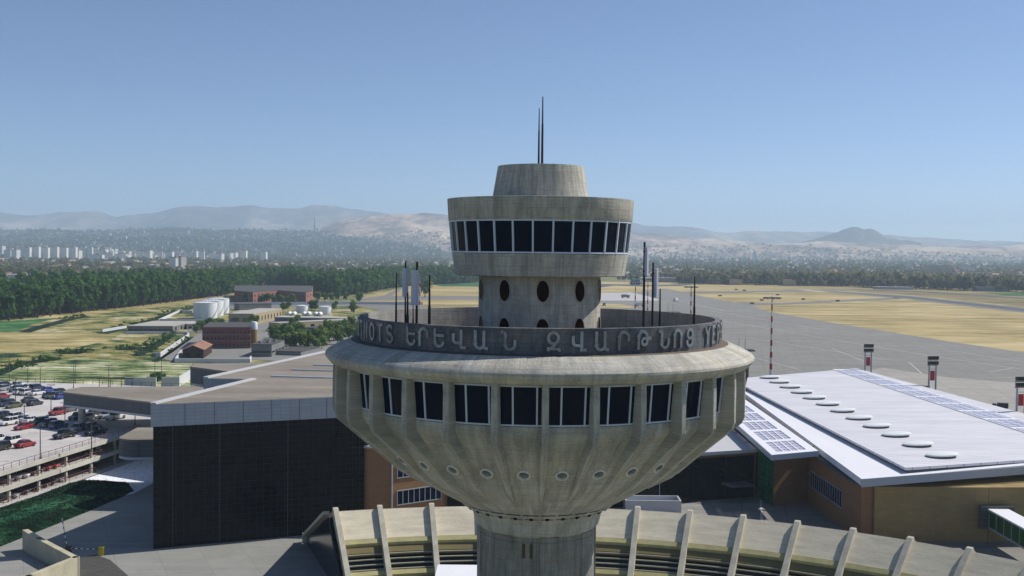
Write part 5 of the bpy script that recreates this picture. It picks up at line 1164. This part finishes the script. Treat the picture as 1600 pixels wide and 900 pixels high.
for i, (px, py) in enumerate(((1125, 463.5), (1190, 470.5), (1215, 462), (1175, 475.5), (1309, 471.5), (1255, 469), (1150, 453.5), (1163, 455))):
    t = rootat('airfield_sign', P(px, py), 'small dark sign board standing by a taxiway in the dry grass', 'sign', 'taxiway signs')
    m = MB(); m.box((0, 0, 1.1), (3.6, .4, 1.3)); m.build('board', 'flood_black', t); m = MB(); m.box((-1.2, 0, .25), (.2, .2, .5)); m.box((1.2, 0, .25), (.2, .2, .5)); m.build('posts', 'mast_grey', t)
# ------------------------------------------------------------------ trees
def leaf_mat(name, c1, c2, c3, big=.02, trans=.32):
    t = NT(name); oi = t.n('ShaderNodeObjectInfo'); v = t.pos()
    a = t.noise(v, big, 2, .5, .3, .7); b = t.noise(v, 1.1, 3, .6, .3, .7)
    k = t.mix(t.math('ADD', t.math('MULTIPLY', a, .5), t.math('MULTIPLY', oi.outputs['Random'], .5)), c1, c2); k = t.mix(t.math('MULTIPLY', b, .6), k, c3)
    m = t.done(k, .8, 0, .15); t.b.inputs['Transmission Weight'].default_value = 0
    tr = t.n('ShaderNodeBsdfTranslucent'); t.l(k, tr.inputs[0]); mx = t.n('ShaderNodeMixShader'); mx.inputs[0].default_value = trans
    t.l(t.b.outputs[0], mx.inputs[1]); t.l(tr.outputs[0], mx.inputs[2]); t.l(mx.outputs[0], t.t.nodes['Material Output'].inputs[0]); return m
M['leaf'] = leaf_mat('broadleaf_green', S(52, 86, 36), S(98, 120, 50), S(120, 142, 66)); M['leaf_forest'] = leaf_mat('dark_wood_green', S(26, 54, 20), S(66, 102, 36), S(88, 122, 48), .09)
M['leaf_town'] = leaf_mat('town_tree_green', S(78, 98, 58), S(150, 128, 80), S(112, 116, 72), .05, .45); M['bark'] = noisy('bark', S(74, 62, 50), .35, 2)
def crown(seed, R_, zc, rz, n, leaf, blobs=7, low=False):
    """foliage of separate leaf clumps spread through uneven lobes"""
    g = random.Random(seed); lobes = []
    for k in range(blobs):
        a = g.random() * 6.28; d = R_ * g.uniform(.15, .62); lobes.append((Vector((d * math.cos(a), d * math.sin(a), zc + rz * g.uniform(-.65, .75))), R_ * g.uniform(.35, .62)))
    lobes.append((Vector((0, 0, zc + rz * .25)), R_ * .6)); vs, fs = [], []
    for _ in range(n):
        c, r = g.choice(lobes); d = Vector((g.gauss(0, 1), g.gauss(0, 1), g.gauss(0, 1) + .25)).normalized(); p = c + Vector((d.x * r, d.y * r, d.z * r * rz / R_ * .9)) * (g.random() ** .35)
        nrm = (d + Vector((g.gauss(0, .5), g.gauss(0, .5), g.gauss(0, .5) + .35))).normalized(); x = nrm.orthogonal().normalized(); x.rotate(Matrix.Rotation(g.random() * 6.28, 3, nrm)); y = nrm.cross(x); s = leaf * g.uniform(.6, 1.35)
        o = len(vs); vs += [p + x * s, p + y * s * .8 + nrm * s * .25, p - x * s, p - y * s * .8 - nrm * s * .1]; fs.append((o, o + 1, o + 2, o + 3))
    return vs, fs, lobes
def trunk_mb(lobes, h, r):
    m = MB(); top = h * .8; m.tube((0, 0, -.1), (.05, .05, h * .45), r, r * .75, 7); m.tube((.05, .05, h * .45), (0, 0, top), r * .75, r * .35, 6)
    for c, rr in lobes[:5]: m.tube((.03, .03, h * .35), tuple(c), r * .4, r * .12, 5)
    return m
def tree_proto(name, seed, h, R_, n, leaf, mat, label, cat, group):
    zc = h * .6; rz = h * .42; vs, fs, lobes = crown(seed, R_, zc, rz, n, leaf)
    t = rootat(name, (0, 0, 0), label, cat, group); m = MB(); m.add(vs, fs); m.build('crown', mat, t); trunk_mb(lobes, h * .75, h * .028).build('trunk', 'bark', t); return t
TG = 'trees in the works yard'; protos = [tree_proto('broadleaf_tree', 10 + k, 7 + k * .5, 3.1 + .3 * k, 420, .62, 'leaf', 'bushy green tree', 'tree', TG) for k in range(4)]
used = [False] * 4
yard = [(434, 543), (440, 538), (447, 545), (452, 540), (458, 546), (463, 541), (470, 546.5), (475, 540), (481, 546), (486, 541), (491, 547), (497, 543), (503, 545), (509, 540), (515, 536), (521, 533), (527, 538), (533, 532), (538, 527), (545, 531), (551, 526), (556, 533), (560, 524), (428, 533), (433, 528), (441, 530), (449, 528), (466, 524), (462, 530), (470, 532), (505, 530), (512, 526), (520, 522), (530, 520), (540, 516), (549, 514), (455, 520), (461, 516),
        (307, 522), (313, 519), (320, 520), (326, 516), (334, 514), (341, 513), (348, 512), (385, 512), (393, 510), (401, 508), (405, 504)]
def near_desc(px, py):
    if px < 360: return 'left of the red brick works'
    if px < 410: return 'between the tan block and the red brick works'
    if py > 537: return 'in the front row right of the grey workshop'
    if px > 510: return 'near the tower bowl edge'
    return 'deep in the clump behind the grey workshop'
for i, (px, py) in enumerate(yard):
    k = i % 4; o = protos[k] if not used[k] else copy_tree(protos[k]); used[k] = True
    p = P(px, py); s = random.uniform(.8, 1.12) * (.8 if px < 410 else 1); o.location = p; o.scale = (s, s, s); o.rotation_euler.z = random.random() * 6.28; o['label'] = 'bushy green tree ' + near_desc(px, py); o['group'] = TG + ' ' + near_desc(px, py)
others = [(443, 486.5, .9, 'tree left of the small white tanks'), (450, 486, .9, 'tree left of the small white tanks'), (487, 485, 1, 'tree between the two small white tanks'), (492, 485, 1, 'tree between the two small white tanks'), (523, 485, .9, 'tree right of the small white tanks'), (551, 487, 1.1, 'tree by itself between tanks and woods'), (664, 464.5, 2.0, 'big round dark tree alone on the dry airfield'), (652, 462, 1.1, 'smaller round tree left of the big lone tree'), (562, 474, 1.1, 'tree at the roadside in front of the woods'), (553, 490, .9, 'tree near the far edge of the works yard'),
          (385, 474, 1.2, 'bush in front of the brick complex'), (410, 474, 1.0, 'bush in front of the brick complex'), (418, 474, 1.1, 'bush in front of the brick complex'), (426, 474.5, 1.0, 'bush in front of the brick complex'), (440, 475, 1.0, 'bush in front of the brick complex'), (449, 475.5, 1.0, 'bush in front of the brick complex'), (458, 476, 1.1, 'bush in front of the brick complex'), (497, 471, 1.0, 'hedge tree right of the brick complex'), (507, 471, 1.1, 'hedge tree right of the brick complex'), (517, 471, 1.0, 'hedge tree right of the brick complex'), (529, 470, 1.1, 'hedge tree right of the brick complex'), (541, 470, 1.0, 'hedge tree right of the brick complex')]
for px, py, s, lab in others:
    o = copy_tree(protos[random.randrange(4)]); o.location = P(px, py); o.scale = (s,) * 3; o.rotation_euler.z = random.random() * 6.28; o['label'] = 'green ' + lab; o['group'] = lab + 's'
# merged scatter with numpy
def scatter(name, variants, places, mats, kind='stuff'):
    V, Fi, MI = [], [], []; off = 0; tot = []
    for (vi, x, y, z, sx, sz, rz_) in places:
        v, f, mi = variants[vi]; c, s = math.cos(rz_), math.sin(rz_); w = np.empty_like(v); w[:, 0] = (v[:, 0] * c - v[:, 1] * s) * sx + x; w[:, 1] = (v[:, 0] * s + v[:, 1] * c) * sx + y; w[:, 2] = v[:, 2] * sz + z
        V.append(w); Fi.append(f + off); MI.append(mi); off += len(v)
    V = np.concatenate(V); Fi = np.concatenate(Fi); MI = np.concatenate(MI); nf = len(Fi)
    me = bpy.data.meshes.new(name); me.vertices.add(len(V)); me.vertices.foreach_set('co', V.astype(np.float32).ravel()); me.loops.add(nf * 4); me.loops.foreach_set('vertex_index', Fi.astype(np.int32).ravel()); me.polygons.add(nf); me.polygons.foreach_set('loop_start', np.arange(0, nf * 4, 4, dtype=np.int32)); me.polygons.foreach_set('loop_total', np.full(nf, 4, dtype=np.int32))
    for mt in mats: me.materials.append(M[mt])
    me.polygons.foreach_set('material_index', MI.astype(np.int32)); me.update(calc_edges=True); me.validate()
    o = bpy.data.objects.new(name, me); COL.objects.link(o); o['kind'] = kind; return o
def tree_var(seed, h, R_, n, leaf):
    vs, fs, lobes = crown(seed, R_, h * .58, h * .42, n, leaf, 6); v = [tuple(p) for p in vs]; f = [tuple(q) for q in fs]; mi = [0] * len(f)
    o = len(v); r = h * .02
    for s in range(3): a = 2.09 * s; v += [(r * math.cos(a), r * math.sin(a), 0), (r * math.cos(a), r * math.sin(a), h * .6)]
    for s in range(3): s2 = (s + 1) % 3; f.append((o + 2 * s, o + 2 * s2, o + 2 * s2 + 1, o + 2 * s + 1)); mi.append(1)
    return np.array(v, dtype=float), np.array(f), np.array(mi)
# the wood: front edge from survey, depth backwards
fe = [(-40, 507), (0, 502), (60, 496), (130, 488), (200, 481), (270, 472), (330, 465), (362, 459), (400, 449), (450, 449), (480, 461), (520, 464), (570, 459), (600, 452), (650, 446), (700, 444), (750, 441)]
front = [P(*p) for p in fe]
g = random.Random(11); wood = []
for a, b in zip(front, front[1:]):
    L = (b - a).length
    n = int(L / 6.2)
    for i in range(n):
        p = a.lerp(b, (i + g.random()) / n); dpt = 0.0; maxd = 420 if p.y < 900 else 330
        while dpt < maxd:
            dd = dpt + g.uniform(0, 5); q = p * (1 + dd / p.y) if p.y else p
            wood.append((dd, q.x + g.uniform(-3, 3), q.y + g.uniform(-3, 3))); dpt += 7 + dpt * .05
wood.sort(key=lambda t: t[0] + t[2] * .15)
FG = 'trees along the front of the dark wood'
fp = [tree_proto('woodland_tree', 40 + k, 15 + 1.3 * k, 4.3 + .3 * k, 260, 1.15, 'leaf_forest', 'dark green tree along the front edge of the dense wood', 'tree', FG) for k in range(4)]; fu = [False] * 4
for i, (dd, x, y) in enumerate(wood[:290]):
    k = g.randrange(4); o = fp[k] if not fu[k] else copy_tree(fp[k]); fu[k] = True; s = g.uniform(.7, 1.2); o.location = (x, y, 0); o.scale = (s * g.uniform(.9, 1.15), s, s * g.uniform(.85, 1.1)); o.rotation_euler.z = g.random() * 6.28
tv = [tree_var(60 + k, 15 + 1.2 * k, 4.6, 80, 1.7) for k in range(5)]
scatter('forest', tv, [(g.randrange(5), x, y, 0, g.uniform(.65, 1.3), g.uniform(.65, 1.2), g.random() * 6.28) for dd, x, y in wood[290:] if g.random() > .06], ['leaf_forest', 'bark'])
sv = [tree_var(120 + k, 1.8 + .5 * k, 1.5 + .3 * k, 46, .42) for k in range(4)]; pl = []
for (a, b, n, sp) in (((98, 501), (140, 493), 20, 3), ((160, 521), (300, 481), 46, 4), ((240, 562), (290, 531), 14, 1), ((208, 556), (270, 524), 30, 3), ((0, 582), (95, 559), 24, 3), ((225, 600), (262, 589), 22, 2), ((95, 553), (140, 549), 14, 4), ((180, 547), (235, 542), 18, 3)):
    for _ in range(n):
        p = P(*a).lerp(P(*b), g.random()); pl.append((g.randrange(4), p.x + g.gauss(0, sp), p.y + g.gauss(0, sp), 0, g.uniform(.5, 1.2), g.uniform(.4, 1), g.random() * 6))
scatter('scrub', sv, pl, ['leaf_forest', 'bark'])
# ------------------------------------------------------------------ hills
def interp(tab, x):
    if x <= tab[0][0]: return tab[0][1]
    for (a, b), (c, d) in zip(tab, tab[1:]):
        if x <= c: return b + (d - b) * (x - a) / (c - a)
    return tab[-1][1]
def vnoise(seed):
    rs = np.random.RandomState(seed); T = rs.rand(64, 64)
    def f(x, y):
        xi, yi = math.floor(x), math.floor(y); u, v = x - xi, y - yi; u, v = u * u * (3 - 2 * u), v * v * (3 - 2 * v); i, j, i2, j2 = xi % 64, yi % 64, (xi + 1) % 64, (yi + 1) % 64
        return (T[i, j] * (1 - u) + T[i2, j] * u) * (1 - v) + (T[i, j2] * (1 - u) + T[i2, j2] * u) * v - .5
    return lambda x, y: f(x, y) + .5 * f(2.1 * x + 7, 2.1 * y) + .25 * f(4.3 * x, 4.3 * y + 3) + .125 * f(8.7 * x, 8.7 * y)
def hill_h(crest, D0, D1, seed, rough, power=1.3):
    nz = vnoise(seed); nz2 = vnoise(seed + 1)
    def h(px, t):
        D = D0 + (D1 - D0) * t; dr = ray(px, interp(crest, px)); zc = EYE.z + dr.z / dr.y * D1
        s = t if t <= 1 else max(0, 2 - t); base = zc * (s ** power) if zc > 0 else zc * s
        q = ray(px, 400); X = q.x / q.y * D
        return X, D, base + (nz(X / (rough * 9), D / (rough * 9)) * rough - abs(nz2(X / (rough * 3.2), D / (rough * 4))) * rough * .55) * min(1, 3.2 * s * abs(1.15 - s) + (.12 if t > .5 else 0))
    return h
def hill(name, h, mat, x0, x1, nx, nt, tmax=1.35, zoff=0):
    m = MB(); vs = []
    for j in range(nt + 1):
        for i in range(nx + 1):
            X, D, z = h(x0 + (x1 - x0) * i / nx, tmax * j / nt); vs.append((X, D, z + zoff if j else -2))
    k = nx + 1; m.add(vs, [(j * k + i, j * k + i + 1, (j + 1) * k + i + 1, (j + 1) * k + i) for j in range(nt) for i in range(nx)])
    o = m.build(name, mat, None, True); return struct(o)
def hill_mat(name, stops, s1, s2):
    t = NT(name); v = t.pos((1, .5, 1)); a = t.noise(v, s1, 8, .62, .32, .68); b = t.noise(v, s2, 5, .65, .3, .7); f = t.math('ADD', t.math('MULTIPLY', a, .6), t.math('MULTIPLY', b, .4)); return t.done(t.ramp(f, stops), .95, 0, .05)
M['hill_city'] = hill_mat('wooded_town_slope', [(.15, S(36, 44, 40)), (.5, S(56, 64, 54)), (.68, S(84, 88, 70)), (.95, S(158, 140, 112))], .0018, .016)
M['hill_tan'] = hill_mat('bare_tan_hill', [(.1, S(70, 72, 62)), (.38, S(128, 112, 96)), (.55, S(176, 152, 128)), (.8, S(220, 196, 170))], .0026, .013)
M['hill_far'] = hill_mat('far_mountain', [(.1, S(62, 66, 62)), (.5, S(112, 108, 98)), (.85, S(186, 170, 148))], .0012, .007)
L1 = [(-150, 359), (0, 360), (60, 358), (150, 360), (260, 356), (340, 359), (430, 360), (520, 362), (600, 370), (680, 382), (760, 392)]
L2 = [(380, 372), (450, 360), (500, 351), (540, 342), (580, 337), (625, 333.5), (665, 335), (700, 339), (760, 350), (900, 360), (1000, 365), (1100, 371), (1200, 377), (1300, 375), (1400, 380), (1500, 383), (1600, 386), (1750, 388)]
L3 = [(-150, 334), (0, 330.5), (50, 334), (100, 329), (150, 326), (180, 331), (240, 327), (280, 320.5), (330, 325), (385, 322), (425, 326), (470, 327), (490, 322.5), (520, 324), (550, 328), (600, 332), (700, 336), (850, 342), (985, 346), (1040, 350), (1090, 352), (1130, 358), (1200, 362), (1265, 365), (1300, 366), (1405, 369), (1430, 369), (1500, 370), (1600, 373), (1750, 375)]
h1 = hill_h(L1, 4500, 8000, 5, 34, 1.1); h2 = hill_h(L2, 6000, 8300, 9, 62, 1.2); h3 = hill_h(L3, 9400, 12700, 21, 120, 1.35)
hill('hills', h1, 'hill_city', -160, 770, 150, 50); hill('hills', h2, 'hill_tan', 370, 1760, 220, 60); L4 = [(1240, 380), (1280, 371), (1300, 364.5), (1316, 358.5), (1326, 354.5), (1334, 353), (1342, 354.5), (1350, 357), (1358, 355.5), (1364, 357), (1372, 362), (1384, 369), (1400, 373), (1440, 380)]
h4 = hill_h(L4, 8350, 9300, 33, 26, 1.0); M['hill_peak'] = hill_mat('haze_toned_peak', [(.1, S(50, 56, 54)), (.5, S(84, 84, 78)), (.9, S(140, 130, 116))], .003, .012); hill('mountains', h4, 'hill_peak', 1240, 1440, 80, 30, 1.5)  # colour darker than the far range, standing for thinner haze before it
hill('mountains', h3, 'hill_far', -160, 1760, 320, 60, 1.12)
# ------------------------------------------------------------------ town beyond the wood
M['t_white'] = noisy('white_render', S(186, 182, 174), .15, .05); M['t_grey'] = noisy('grey_town_render', S(146, 142, 138), .2, .05); M['t_tan'] = noisy('tan_town_render', S(176, 156, 128), .2, .05)
M['t_red'] = noisy('red_tile_roof', S(138, 84, 68), .25, .1); M['t_dark'] = noisy('slate_roof', S(84, 84, 86), .25, .1); M['t_pale'] = noisy('pale_sheet_roof', S(146, 146, 148), .2, .1)
TM = ['t_white', 't_grey', 't_tan', 't_red', 't_dark', 't_pale']
def house_var(w, d, h, rdg, wm, rm):
    v = [(-w, -d, 0), (w, -d, 0), (w, d, 0), (-w, d, 0), (-w, -d, h), (w, -d, h), (w, d, h), (-w, d, h), (-w, 0, h + rdg), (w, 0, h + rdg)]
    f = [(0, 1, 5, 4), (1, 2, 6, 5), (2, 3, 7, 6), (3, 0, 4, 7), (4, 5, 9, 8), (6, 7, 8, 9), (5, 6, 9, 9), (7, 4, 8, 8)]; f[6] = (5, 6, 9, 5); f[7] = (7, 4, 8, 7)
    f = f[:6] + [(1, 1, 1, 1)] * 0; mi = [wm] * 4 + [rm] * 2
    v += [(-w, 0, h + rdg * .0), (w, 0, h)]; f += [(5, 11, 9, 9)][:0]
    # gable triangles as quads split at the middle
    f += [(5, 11, 6, 9), (7, 10, 4, 8)]; mi += [wm, wm]
    return np.array(v, float), np.array(f), np.array(mi)
hv = [house_var(7, 5, 5, 2.2, 0, 3), house_var(6, 5, 5, 2, 2, 4), house_var(9, 6, 6, 1.6, 0, 5), house_var(14, 8, 7, .6, 1, 5), house_var(6, 4.5, 6, 2.2, 0, 4), house_var(20, 9, 8, .8, 2, 3), house_var(8, 6, 5, 2, 1, 3)]
def ok_town(px, py):
    if px < 560: return py < 436
    if px < 700: return py < 437
    if 700 < px < 960: return py < 436
    return py < (447 + (px - 1300) * .012 if px > 1080 else 441)
HG = 'houses of the hazy town'; hp = []
names = [('small white house with a red roof', 0), ('small tan house with a slate roof', 1), ('wide white house with a pale roof', 2), ('long grey block with a pale roof', 3), ('narrow white house with a slate roof', 4), ('large tan hall with a reddish roof', 5), ('grey house with a red roof', 6)]
for lab, k in names:
    v, f, mi = hv[k]; t = rootat('town_house', (0, 0, 0), lab + ' among trees in the hazy town', 'house', HG + ': ' + lab)
    for part, ids in (('wall', [i for i in range(len(f)) if mi[i] < 3]), ('roof', [i for i in range(len(f)) if mi[i] >= 3])):
        m = MB(); m.v = [tuple(x) for x in v]; m.f = [tuple(int(y) for y in f[i]) for i in ids]; m.m = [0] * len(ids); m.build(part, TM[mi[ids[0]]], t)
    hp.append([t, False])
town = []
while len(town) < 1500:
    px = g.uniform(-60, 1660); py = 449 - (g.random() ** .8) * 46
    if not ok_town(px, py) or (700 < px < 975 and py > 400 and g.random() < .8): continue
    p = P(px, py); 
    if p.y < 1500 or p.y > 9000: continue
    if px < 700 and p.y > 4200: continue
    town.append((p.y, p.x, p.y))
town.sort()
for d, x, y in town[:230]:
    k = g.choice([0, 0, 1, 2, 3, 4, 5, 6, 6]); rec = hp[k]; o = rec[0] if not rec[1] else copy_tree(rec[0]); rec[1] = True; s = g.uniform(.7, 1.1); o.location = (x, y, 0); o.scale = (s,) * 3; o.rotation_euler.z = g.random() * 6.28
pl = [(g.choice([0, 1, 2, 2, 3, 3, 4, 5, 6]), x, y, 0, g.uniform(.7, 1.3), g.uniform(.8, 1.5), g.random() * 3) for d, x, y in town[230:]]
for _ in range(1300):       # houses on the town slope and the plain below the tan hill
    px = g.uniform(-60, 690); t_ = g.uniform(.02, .93); X, D, z = h1(px, t_); pl.append((g.choice([1, 1, 3, 3, 3, 4, 6, 0]), X, D, z - 1, g.uniform(.35, .7), g.uniform(.5, 1.1) * g.choice([1, 1, 1, 2.2]), g.random() * 3))
for _ in range(700):
    px = g.uniform(430, 1650); X, D, z = h2(px, g.uniform(.02, .5)); pl.append((g.choice([0, 2, 3, 4]), X, D, z - 1, g.uniform(.4, .9), g.uniform(.5, 1.3), g.random() * 3))
scatter('distant_town', hv, pl, TM)
tt = [tree_var(90 + k, 9 + k, 4.2, 34, 2.3) for k in range(5)]; pl = []
while len(pl) < 6500:
    px = g.uniform(-60, 1660); py = 449 - (g.random() ** .9) * 47
    if not ok_town(px, py + 1) or (700 < px < 975 and g.random() < .85): continue
    p = P(px, py)
    if p.y < 1350 or p.y > 9500 or (px < 700 and p.y > 4300): continue
    k = 1 + max(0, p.y - 2500) / 5000; pl.append((g.randrange(5), p.x, p.y, 0, g.uniform(.8, 1.5) * k, g.uniform(.7, 1.2) * k, g.random() * 6))
for _ in range(1050):       # tree belt along the far side of the airfield
    px = g.uniform(1060, 1660); py = interp([(1060, 444), (1300, 447.5), (1420, 452), (1600, 457), (1660, 459)], px) - abs(g.gauss(0, 2.8)); p = P(px, py); k = g.uniform(.5, 1.6); pl.append((g.randrange(5), p.x, p.y, 0, k * g.uniform(.8, 1.2), k, g.random() * 6))
for _ in range(1500):
    px = g.uniform(430, 1650); X, D, z = h2(px, g.uniform(.02, .55)); pl.append((g.randrange(5), X, D, z - 1, g.uniform(1.0, 2.6), g.uniform(.7, 1.3), g.random() * 6))
for _ in range(4200):
    px = g.uniform(-60, 690); X, D, z = h1(px, g.uniform(.02, .97)); pl.append((g.randrange(5), X, D, z - 1, g.uniform(1.2, 2.8), g.uniform(.8, 1.5), g.random() * 6))
scatter('town_trees', tt, pl, ['leaf_town', 'bark'])
# apartment blocks
def apt_mat(name, c1, c2, dark):
    t = NT(name); tc = t.n('ShaderNodeTexCoord'); sp = t.n('ShaderNodeSeparateXYZ'); t.l(tc.outputs['Object'], sp.inputs[0]); u = t.math('ADD', sp.outputs[0], sp.outputs[1]); cb = t.n('ShaderNodeCombineXYZ'); t.l(u, cb.inputs[0]); t.l(sp.outputs[2], cb.inputs[1])
    br = t.n('ShaderNodeTexBrick'); br.offset = 0; br.inputs['Scale'].default_value = 1; br.inputs['Brick Width'].default_value = 3.4; br.inputs['Row Height'].default_value = 3.0; br.inputs['Mortar Size'].default_value = 1.15; br.inputs['Mortar Smooth'].default_value = .1
    br.inputs['Color1'].default_value = dark; br.inputs['Color2'].default_value = tuple(x * 1.6 for x in dark[:3]) + (1,); br.inputs['Mortar'].default_value = c1; t.l(cb.outputs[0], br.inputs['Vector'])
    return t.done(br.outputs['Color'], .8, 0, .2)
M['apt1'] = apt_mat('pale_apartment_wall', S(226, 222, 216), S(180, 178, 172), S(128, 132, 142)); M['apt2'] = apt_mat('grey_apartment_wall', S(216, 215, 213), S(140, 138, 136), S(128, 132, 142))
def apt(px, py, w, h, d, mat, lab, rz=None, group='apartment blocks in the hazy town'):
    p = P(px, py)
    if px < 500 and p.y > 3900:
        ytop = py - h * F / p.y; Y = 3500 + (py % 3) * 120; p = PD(px, 400, Y); h = PD(px, ytop, Y).z; p.z = 0
    h *= 1.12; t = rootat('apartment_block', p, lab, 'apartment block', group, R(-12) if rz is None else rz)
    m = MB(); m.box((0, 0, h / 2), (w, d, h)); m.build('wall', mat, t); m = MB(); m.box((0, 0, h + .5), (w + .8, d + .8, 1.0)); m.box((w * .1, 0, h + 2.2), (min(7, w * .3), d * .5, 2.6)); m.build('roof', 't_grey', t)
for k in range(6): apt(41 + 14.4 * k, 408.5, 27, 36 + (k % 2) * 2, 13, 'apt2', 'grey slab section %s of the long apartment wall' % ('at the left end', 'second from the left', 'left of the middle', 'right of the middle', 'second from the right', 'at the right end')[k], R(-4), 'slab sections of the long apartment wall')
blk = [(2, 396, 18, 34), (14, 405, 16, 26), (26, 405, 14, 26), (63, 395, 14, 30), (69, 394, 12, 34), (81, 394, 12, 30), (94, 394, 14, 30), (112, 394, 14, 26), (132, 402, 16, 38), (141, 402, 12, 36), (150, 401, 18, 34), (160, 400, 16, 30), (172, 400, 14, 28), (180, 401, 12, 30), (190, 403, 16, 24), (201, 404, 14, 24), (170, 408, 26, 22), (185, 409, 20, 20), (196, 408, 16, 20), (211, 407, 14, 22), (152, 411, 28, 20), (282, 398, 16, 18), (290, 398, 10, 16), (300, 399, 12, 20), (306, 399, 8, 18), (316, 400, 12, 20), (345, 402, 14, 14), (360, 401, 12, 14), (335, 403, 20, 12), (380, 403, 12, 14)]
for _ in range(46):
    px = g.choice([g.uniform(120, 300), g.uniform(225, 570)]); blk.append((px, 402 + g.uniform(-3, 5), g.uniform(9, 20), g.uniform(13, 24)))
for _ in range(26): blk.append((g.uniform(-10, 225), 404 + g.uniform(-5, 5), g.uniform(13, 24), g.uniform(22, 38)))
for px, py, w, h in blk: apt(px, py, w * 1.25, h, 14, g.choice(['apt1', 'apt1', 'apt2']), 'apartment tower in the cluster of blocks in the hazy town on the left', R(g.uniform(-35, 20)), 'apartment towers of the left cluster')
for i in range(22): px = g.uniform(80, 560); X, D, z = h1(px, g.uniform(.55, .97)); o = None; p = Vector((X, D, z)); t = rootat('apartment_block', p, 'pale tower block on the crest of the hazy town slope', 'apartment block', 'tower blocks on the slope'); w = g.uniform(14, 26); hh = g.uniform(16, 30); m = MB(); m.box((0, 0, hh / 2 - 2), (w, 14, hh)); m.build('wall', 'apt1', t); m = MB(); m.box((0, 0, hh - 1.6), (w + .6, 14.6, .8)); m.build('roof', 't_grey', t)
apt(276, 426.5, 16, 24, 20, 'apt1', 'white office tower standing over the edge of the wood', R(-30)); apt(285, 427, 7, 26, 12, 't_white', 'bright white stair tower joined to the white office block', R(-30)); apt(250, 408, 30, 9, 20, 'apt2', 'long dark block left of the white office tower', R(0))
for px, py, w, h in ((1179, 411, 16, 46), (1187, 411, 12, 34), (1215, 411, 40, 14), (1550, 407, 30, 34), (1562, 407, 26, 38), (1580, 407, 28, 36), (1594, 407, 26, 36), (1128, 414, 40, 16), (1248, 413, 34, 14)): apt(px, py, w, h, 18, g.choice(['apt1', 'apt2']), 'pale hazy high block on the plain right of the tower', R(-10), 'high blocks on the plain at the right')
for px, py, w, h, mt, lab in ((1440, 431, 60, 14, 't_grey', 'dark factory hall in the trees beyond the airfield'), (1460, 428, 40, 20, 't_tan', 'brownish factory block behind the dark hall'), (1540, 425, 60, 12, 't_white', 'long bright white hall beyond the airfield'), (1508, 429, 22, 22, 'apt2', 'blue grey block left of the white hall'), (1585, 453, 24, 9, 't_grey', 'low dark shed at the far right field edge'), (1548, 455, 40, 5, 't_grey', 'long low shed beside the green strip'), (1135, 444, 14, 8, 't_red', 'orange roofed shed at the far airfield edge'), (1395, 452, 46, 2.5, 't_white', 'bright white low strip of greenhouses at the far tree belt'), (690, 425, 60, 7, 't_white', 'white hall above the woods left of the tower neck'), (1050, 441, 50, 6, 't_grey', 'long grey shed at the far airfield edge'), (1098, 443, 60, 6, 't_grey', 'row shed left of the orange roofed one')):
    p = P(px, py); t = rootat('industrial_hall', p, lab, 'hall', None, R(-8)); m = MB(); m.box((0, 0, h / 2), (w, 24, h)); m.build('wall', mt, t); m = MB(); m.box((0, 0, h + .4), (w + 1, 25, .8)); m.build('roof', 't_pale', t)
# lattice TV tower and cranes
X, D, z = h1(491, .86); hh = (EYE + ray(491, 339) * (D / ray(491, 339).y)).z - z; t = rootat('television_tower', (X, D, z), 'tall lattice television tower on the hazy slope left of the control tower', 'tower'); m = MB()
lv = [(0, 9), (.2, 4.5), (.45, 3), (.52, 4.5), (.66, 2), (.85, 1.2), (1, .8)]
for (a, ra), (b, rb) in zip(lv, lv[1:]):
    for i in range(4):
        a0, a1 = PI / 4 + i * PI / 2, PI / 4 + (i + 1) * PI / 2; p0 = (ra * math.cos(a0), ra * math.sin(a0), a * hh); q0 = (rb * math.cos(a0), rb * math.sin(a0), b * hh); q1 = (rb * math.cos(a1), rb * math.sin(a1), b * hh)
        m.tube(p0, q0, 1.9, 1.6, 5); m.tube(p0, q1, .9, .9, 4)
m.build('lattice', 'mast_grey', t); m = MB(); m.box((0, 0, .5 * hh), (11, 11, 4)); m.box((0, 0, .67 * hh), (6, 6, 3)); m.build('platform', 'mast_grey', t)
p = P(1233, 411); t = rootat('tower_crane', p, 'thin tower crane standing in the hazy town right of the tower', 'crane'); m = MB(); m.tube((0, 0, 0), (0, 0, 42), 1.2, 1.2, 4); m.build('mast', 'mast_grey', t); m = MB(); m.tube((-22, 0, 41), (48, 0, 41), .9, .9, 4); m.tube((0, 0, 50), (40, 0, 41.5), .3, .3, 4); m.tube((0, 0, 50), (-20, 0, 41.5), .3, .3, 4); m.tube((0, 0, 41), (0, 0, 50), .8, .8, 4); m.build('jib', 'mast_grey', t)
# ------------------------------------------------------------------ haze
hz = bpy.data.materials.new('haze_air'); hz.use_nodes = True; n = hz.node_tree; n.nodes.clear(); o_ = n.nodes.new('ShaderNodeOutputMaterial'); pv = n.nodes.new('ShaderNodeVolumePrincipled')
pv.inputs['Color'].default_value = (.62, .80, 1.0, 1); pv.inputs['Density'].default_value = HAZE; pv.inputs['Anisotropy'].default_value = 0.12; n.links.new(pv.outputs[0], o_.inputs['Volume']); M['haze'] = hz
m = MB(); m.box((0, 6600, 285), (28400, 15300, 572)); o = m.build('haze', 'haze'); o['kind'] = 'stuff'
scene.cycles.volume_step_rate = 10; scene.cycles.volume_max_steps = 64
